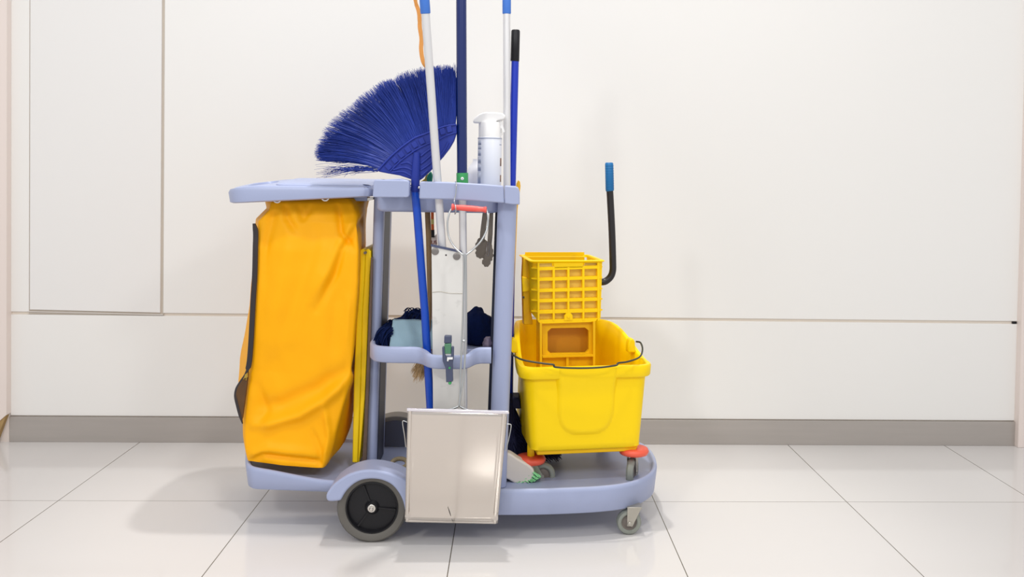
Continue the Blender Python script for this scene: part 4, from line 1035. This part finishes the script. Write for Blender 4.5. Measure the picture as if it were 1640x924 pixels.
for x in (862.5, 887, 910.5, 934.5, 958.5):
    y0 = 420 if x in (862.5, 958.5) else 428
    parts.append(wprism([(x-1.8, y0), (x+1.8, y0), (x+1.6, 514), (x-1.6, 514)], Yl-.001, .021))
parts.append(wprism([(887, 420), (934, 418), (934, 429), (887, 430)], Yl, .004))
# outer verticals
obj('lattice', *join(*parts), YEL2, wr, bevel=.0006, smooth=30)
obj('lattice_back', *join(wprism([(861, 433), (960, 430), (959, 512), (862, 515)], Yl+.018, .006)), mat('wringer_inner', (240, 208, 96), .5, spec=.2, noise_amt=.06, nscale=14, dirt=(206, 170, 90), dscale=20), wr)
for q_ in (wprism([(864, 422), (884, 421.5), (884, 427), (864, 427.5)], Yl+.012, .004), wprism([(937, 419.5), (957, 419), (957, 425), (937, 425.5)], Yl+.012, .004)): obj('window_strip', *q_, mat('pale_yellow_strip', (240, 220, 120), .5), wr)
obj('boss', *join(wprism([(904, 513), (904, 506), (907, 501.5), (914, 501), (917, 505), (917, 512.5)], Yl-.003, .01), lathe([(.004, -.0), (.004, -.003), (.0015, -.003)], WP(910.5, 507, Yl-.003), seg=16)), YEL2, wr)
# left return (front corner bevel) with rib ends, right return
parts = []
lx0, lz0 = ray_loc(849, 420, Yl+.02)
def wq(pts): return [WP(*p) for p in pts]
obj('side_wall', *join(prism3([WP(862, 420, Yl+.002), WP(862, 514, Yl+.002), WP(850, 500, Yl+.03), WP(848.5, 418, Yl+.03)], bv*.004),
   prism3([WP(848.5, 418, Yl+.03), WP(850, 500, Yl+.03), WP(850, 500, Yl+.03)+bv*.15, WP(848.5, 418, Yl+.03)+bv*.15], bu*.004)), YEL2, wr)
for (a, b) in rows_y[1:-1]:
    parts.append(prism3([WP(851, a+1, Yl+.012), WP(862, a+1.5, Yl), WP(862, b, Yl), WP(851, a+3, Yl+.012)], bv*.012))
    parts.append(prism3([WP(959, a-1, Yl), WP(965, a-.5, Yl+.004), WP(965, a+1, Yl+.004), WP(959, b-1.5, Yl)], bv*.012))
for q_ in parts: obj('rib_end', *q_, YEL2, wr)
obj('side_wall', *join(prism3([WP(959, 418, Yl+.002), WP(964.5, 418, Yl+.006), WP(962, 509, Yl+.006), WP(957, 514, Yl+.002)], bv*.004),
   prism3([WP(963, 418, Yl+.006), WP(961.5, 509, Yl+.006), WP(961.5, 509, Yl+.006)+bv*.17, WP(963, 418, Yl+.006)+bv*.17], -bu*.004)), YEL2, wr)
# back wall and flared top rim
x0_, z0_ = ray_loc(848.5, 418, Yl+.03); x1_, z1_ = ray_loc(964, 417, Yl+.006)
zt0 = ray_loc(905, 419, Yl)[1]
def rimring(e, z, r=.012): return [BP(x, y, z) for x, y in rrect(x0_-e, x1_+e, Yl-e, Yl+.19+e, r, 4)]
obj('top_rim', *loft([rimring(0, zt0-.004), rimring(.006, zt0), rimring(.008, zt0+.002), rimring(.006, zt0+.004), rimring(-.004, zt0+.004), rimring(-.006, zt0-.004), rimring(0, zt0-.004)], False, False), YEL2, wr, smooth=50)
obj('rear_hopper', *loft([[BP(x0_+.004, Yl+.185, z0_-.15), BP(x1_-.004, Yl+.185, z0_-.15), BP(x1_-.004, Yl+.19, z0_-.15), BP(x0_+.004, Yl+.19, z0_-.15)], [BP(x0_+.012, Yl+.185, zt0+.012), BP(x1_-.012, Yl+.185, zt0+.012), BP(x1_-.012, Yl+.19, zt0+.012), BP(x0_+.012, Yl+.19, zt0+.012)]]), YEL2, wr)
# left mounting arm reaching down to the bucket rim
obj('mounting_arm', *join(wprism([(838.5, 412), (843, 414.5), (849.5, 422), (851, 500), (854, 520), (839, 520), (837.5, 460), (837, 442)], Yl+.06, .03)), YEL3, wr, bevel=.002)
obj('arm_bolt', *lathe([(.003, 0), (.003, .022)], WP(839, 476.5, Yl+.05)-bu*.001, 'y', 12), DWIRE, wr)
obj('arm_pocket', *wprism([(836.3, 443), (848, 446), (848.5, 466), (837, 468)], Yl+.055, .01), YEL2, wr, bevel=.002)
# press frame below, inside the bucket
pf = [(868, 517), (951, 515), (949, 540), (950, 578), (950, 620), (868, 620), (869, 560)]
hole = [(877, 531), (883, 525.5), (937, 524.5), (943, 529.5), (943, 560), (938, 565), (882, 566), (877, 561)]
def holed(outer, inner, yl, t):
    oa = [WP(x, y, yl) for x, y in outer]; ia = [WP(x, y, yl) for x, y in inner]; bm = bmesh.new()
    A1 = [bm.verts.new(v) for v in oa]; B1 = [bm.verts.new(v) for v in ia]
    e = [bm.edges.new((L_[i], L_[(i+1) % len(L_)])) for L_ in (A1, B1) for i in range(len(L_))]
    bmesh.ops.triangle_fill(bm, use_beauty=True, edges=e)
    g_ = bmesh.ops.extrude_face_region(bm, geom=list(bm.faces)); 
    bmesh.ops.translate(bm, verts=[x for x in g_['geom'] if isinstance(x, bmesh.types.BMVert)], vec=bv*t)
    bm.verts.index_update(); r_ = ([v.co.copy() for v in bm.verts], [tuple(v.index for v in f.verts) for f in bm.faces]); bm.free(); return r_
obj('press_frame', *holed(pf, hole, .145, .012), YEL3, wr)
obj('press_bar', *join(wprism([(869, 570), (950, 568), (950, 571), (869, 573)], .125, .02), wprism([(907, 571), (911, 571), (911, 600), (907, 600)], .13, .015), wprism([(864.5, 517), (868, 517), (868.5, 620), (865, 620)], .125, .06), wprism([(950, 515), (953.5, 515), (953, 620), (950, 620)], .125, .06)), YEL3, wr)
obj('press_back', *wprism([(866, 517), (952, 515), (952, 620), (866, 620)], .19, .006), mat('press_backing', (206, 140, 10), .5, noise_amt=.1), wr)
# lever
hy = .20
lv = [WP(957, 451, hy), WP(966, 451.5, hy), WP(972, 449, hy), WP(978, 443, hy), WP(981.2, 434, hy), WP(981.5, 420, hy), WP(980, 370, hy), WP(977.5, 320, hy), WP(976.5, 303, hy)]
obj('lever', *tube(cr(lv, 6), .0106, 18), BLKT, wr, smooth=60)
gp = [WP(976.7, 306, hy), WP(976.6, 305, hy), WP(976.1, 283, hy), WP(975.6, 262, hy), WP(975.6, 260.3, hy)]
obj('lever_grip', *join(tube(gp, [.0115, .0128, .0128, .0126, .0105], 20), *[tube([WP(975.8+.02*(y-262), y, hy), WP(975.8+.02*(y-262), y+1.2, hy)], .0132, 20) for y in range(265, 304, 4)]), MOPY, wr, smooth=60)
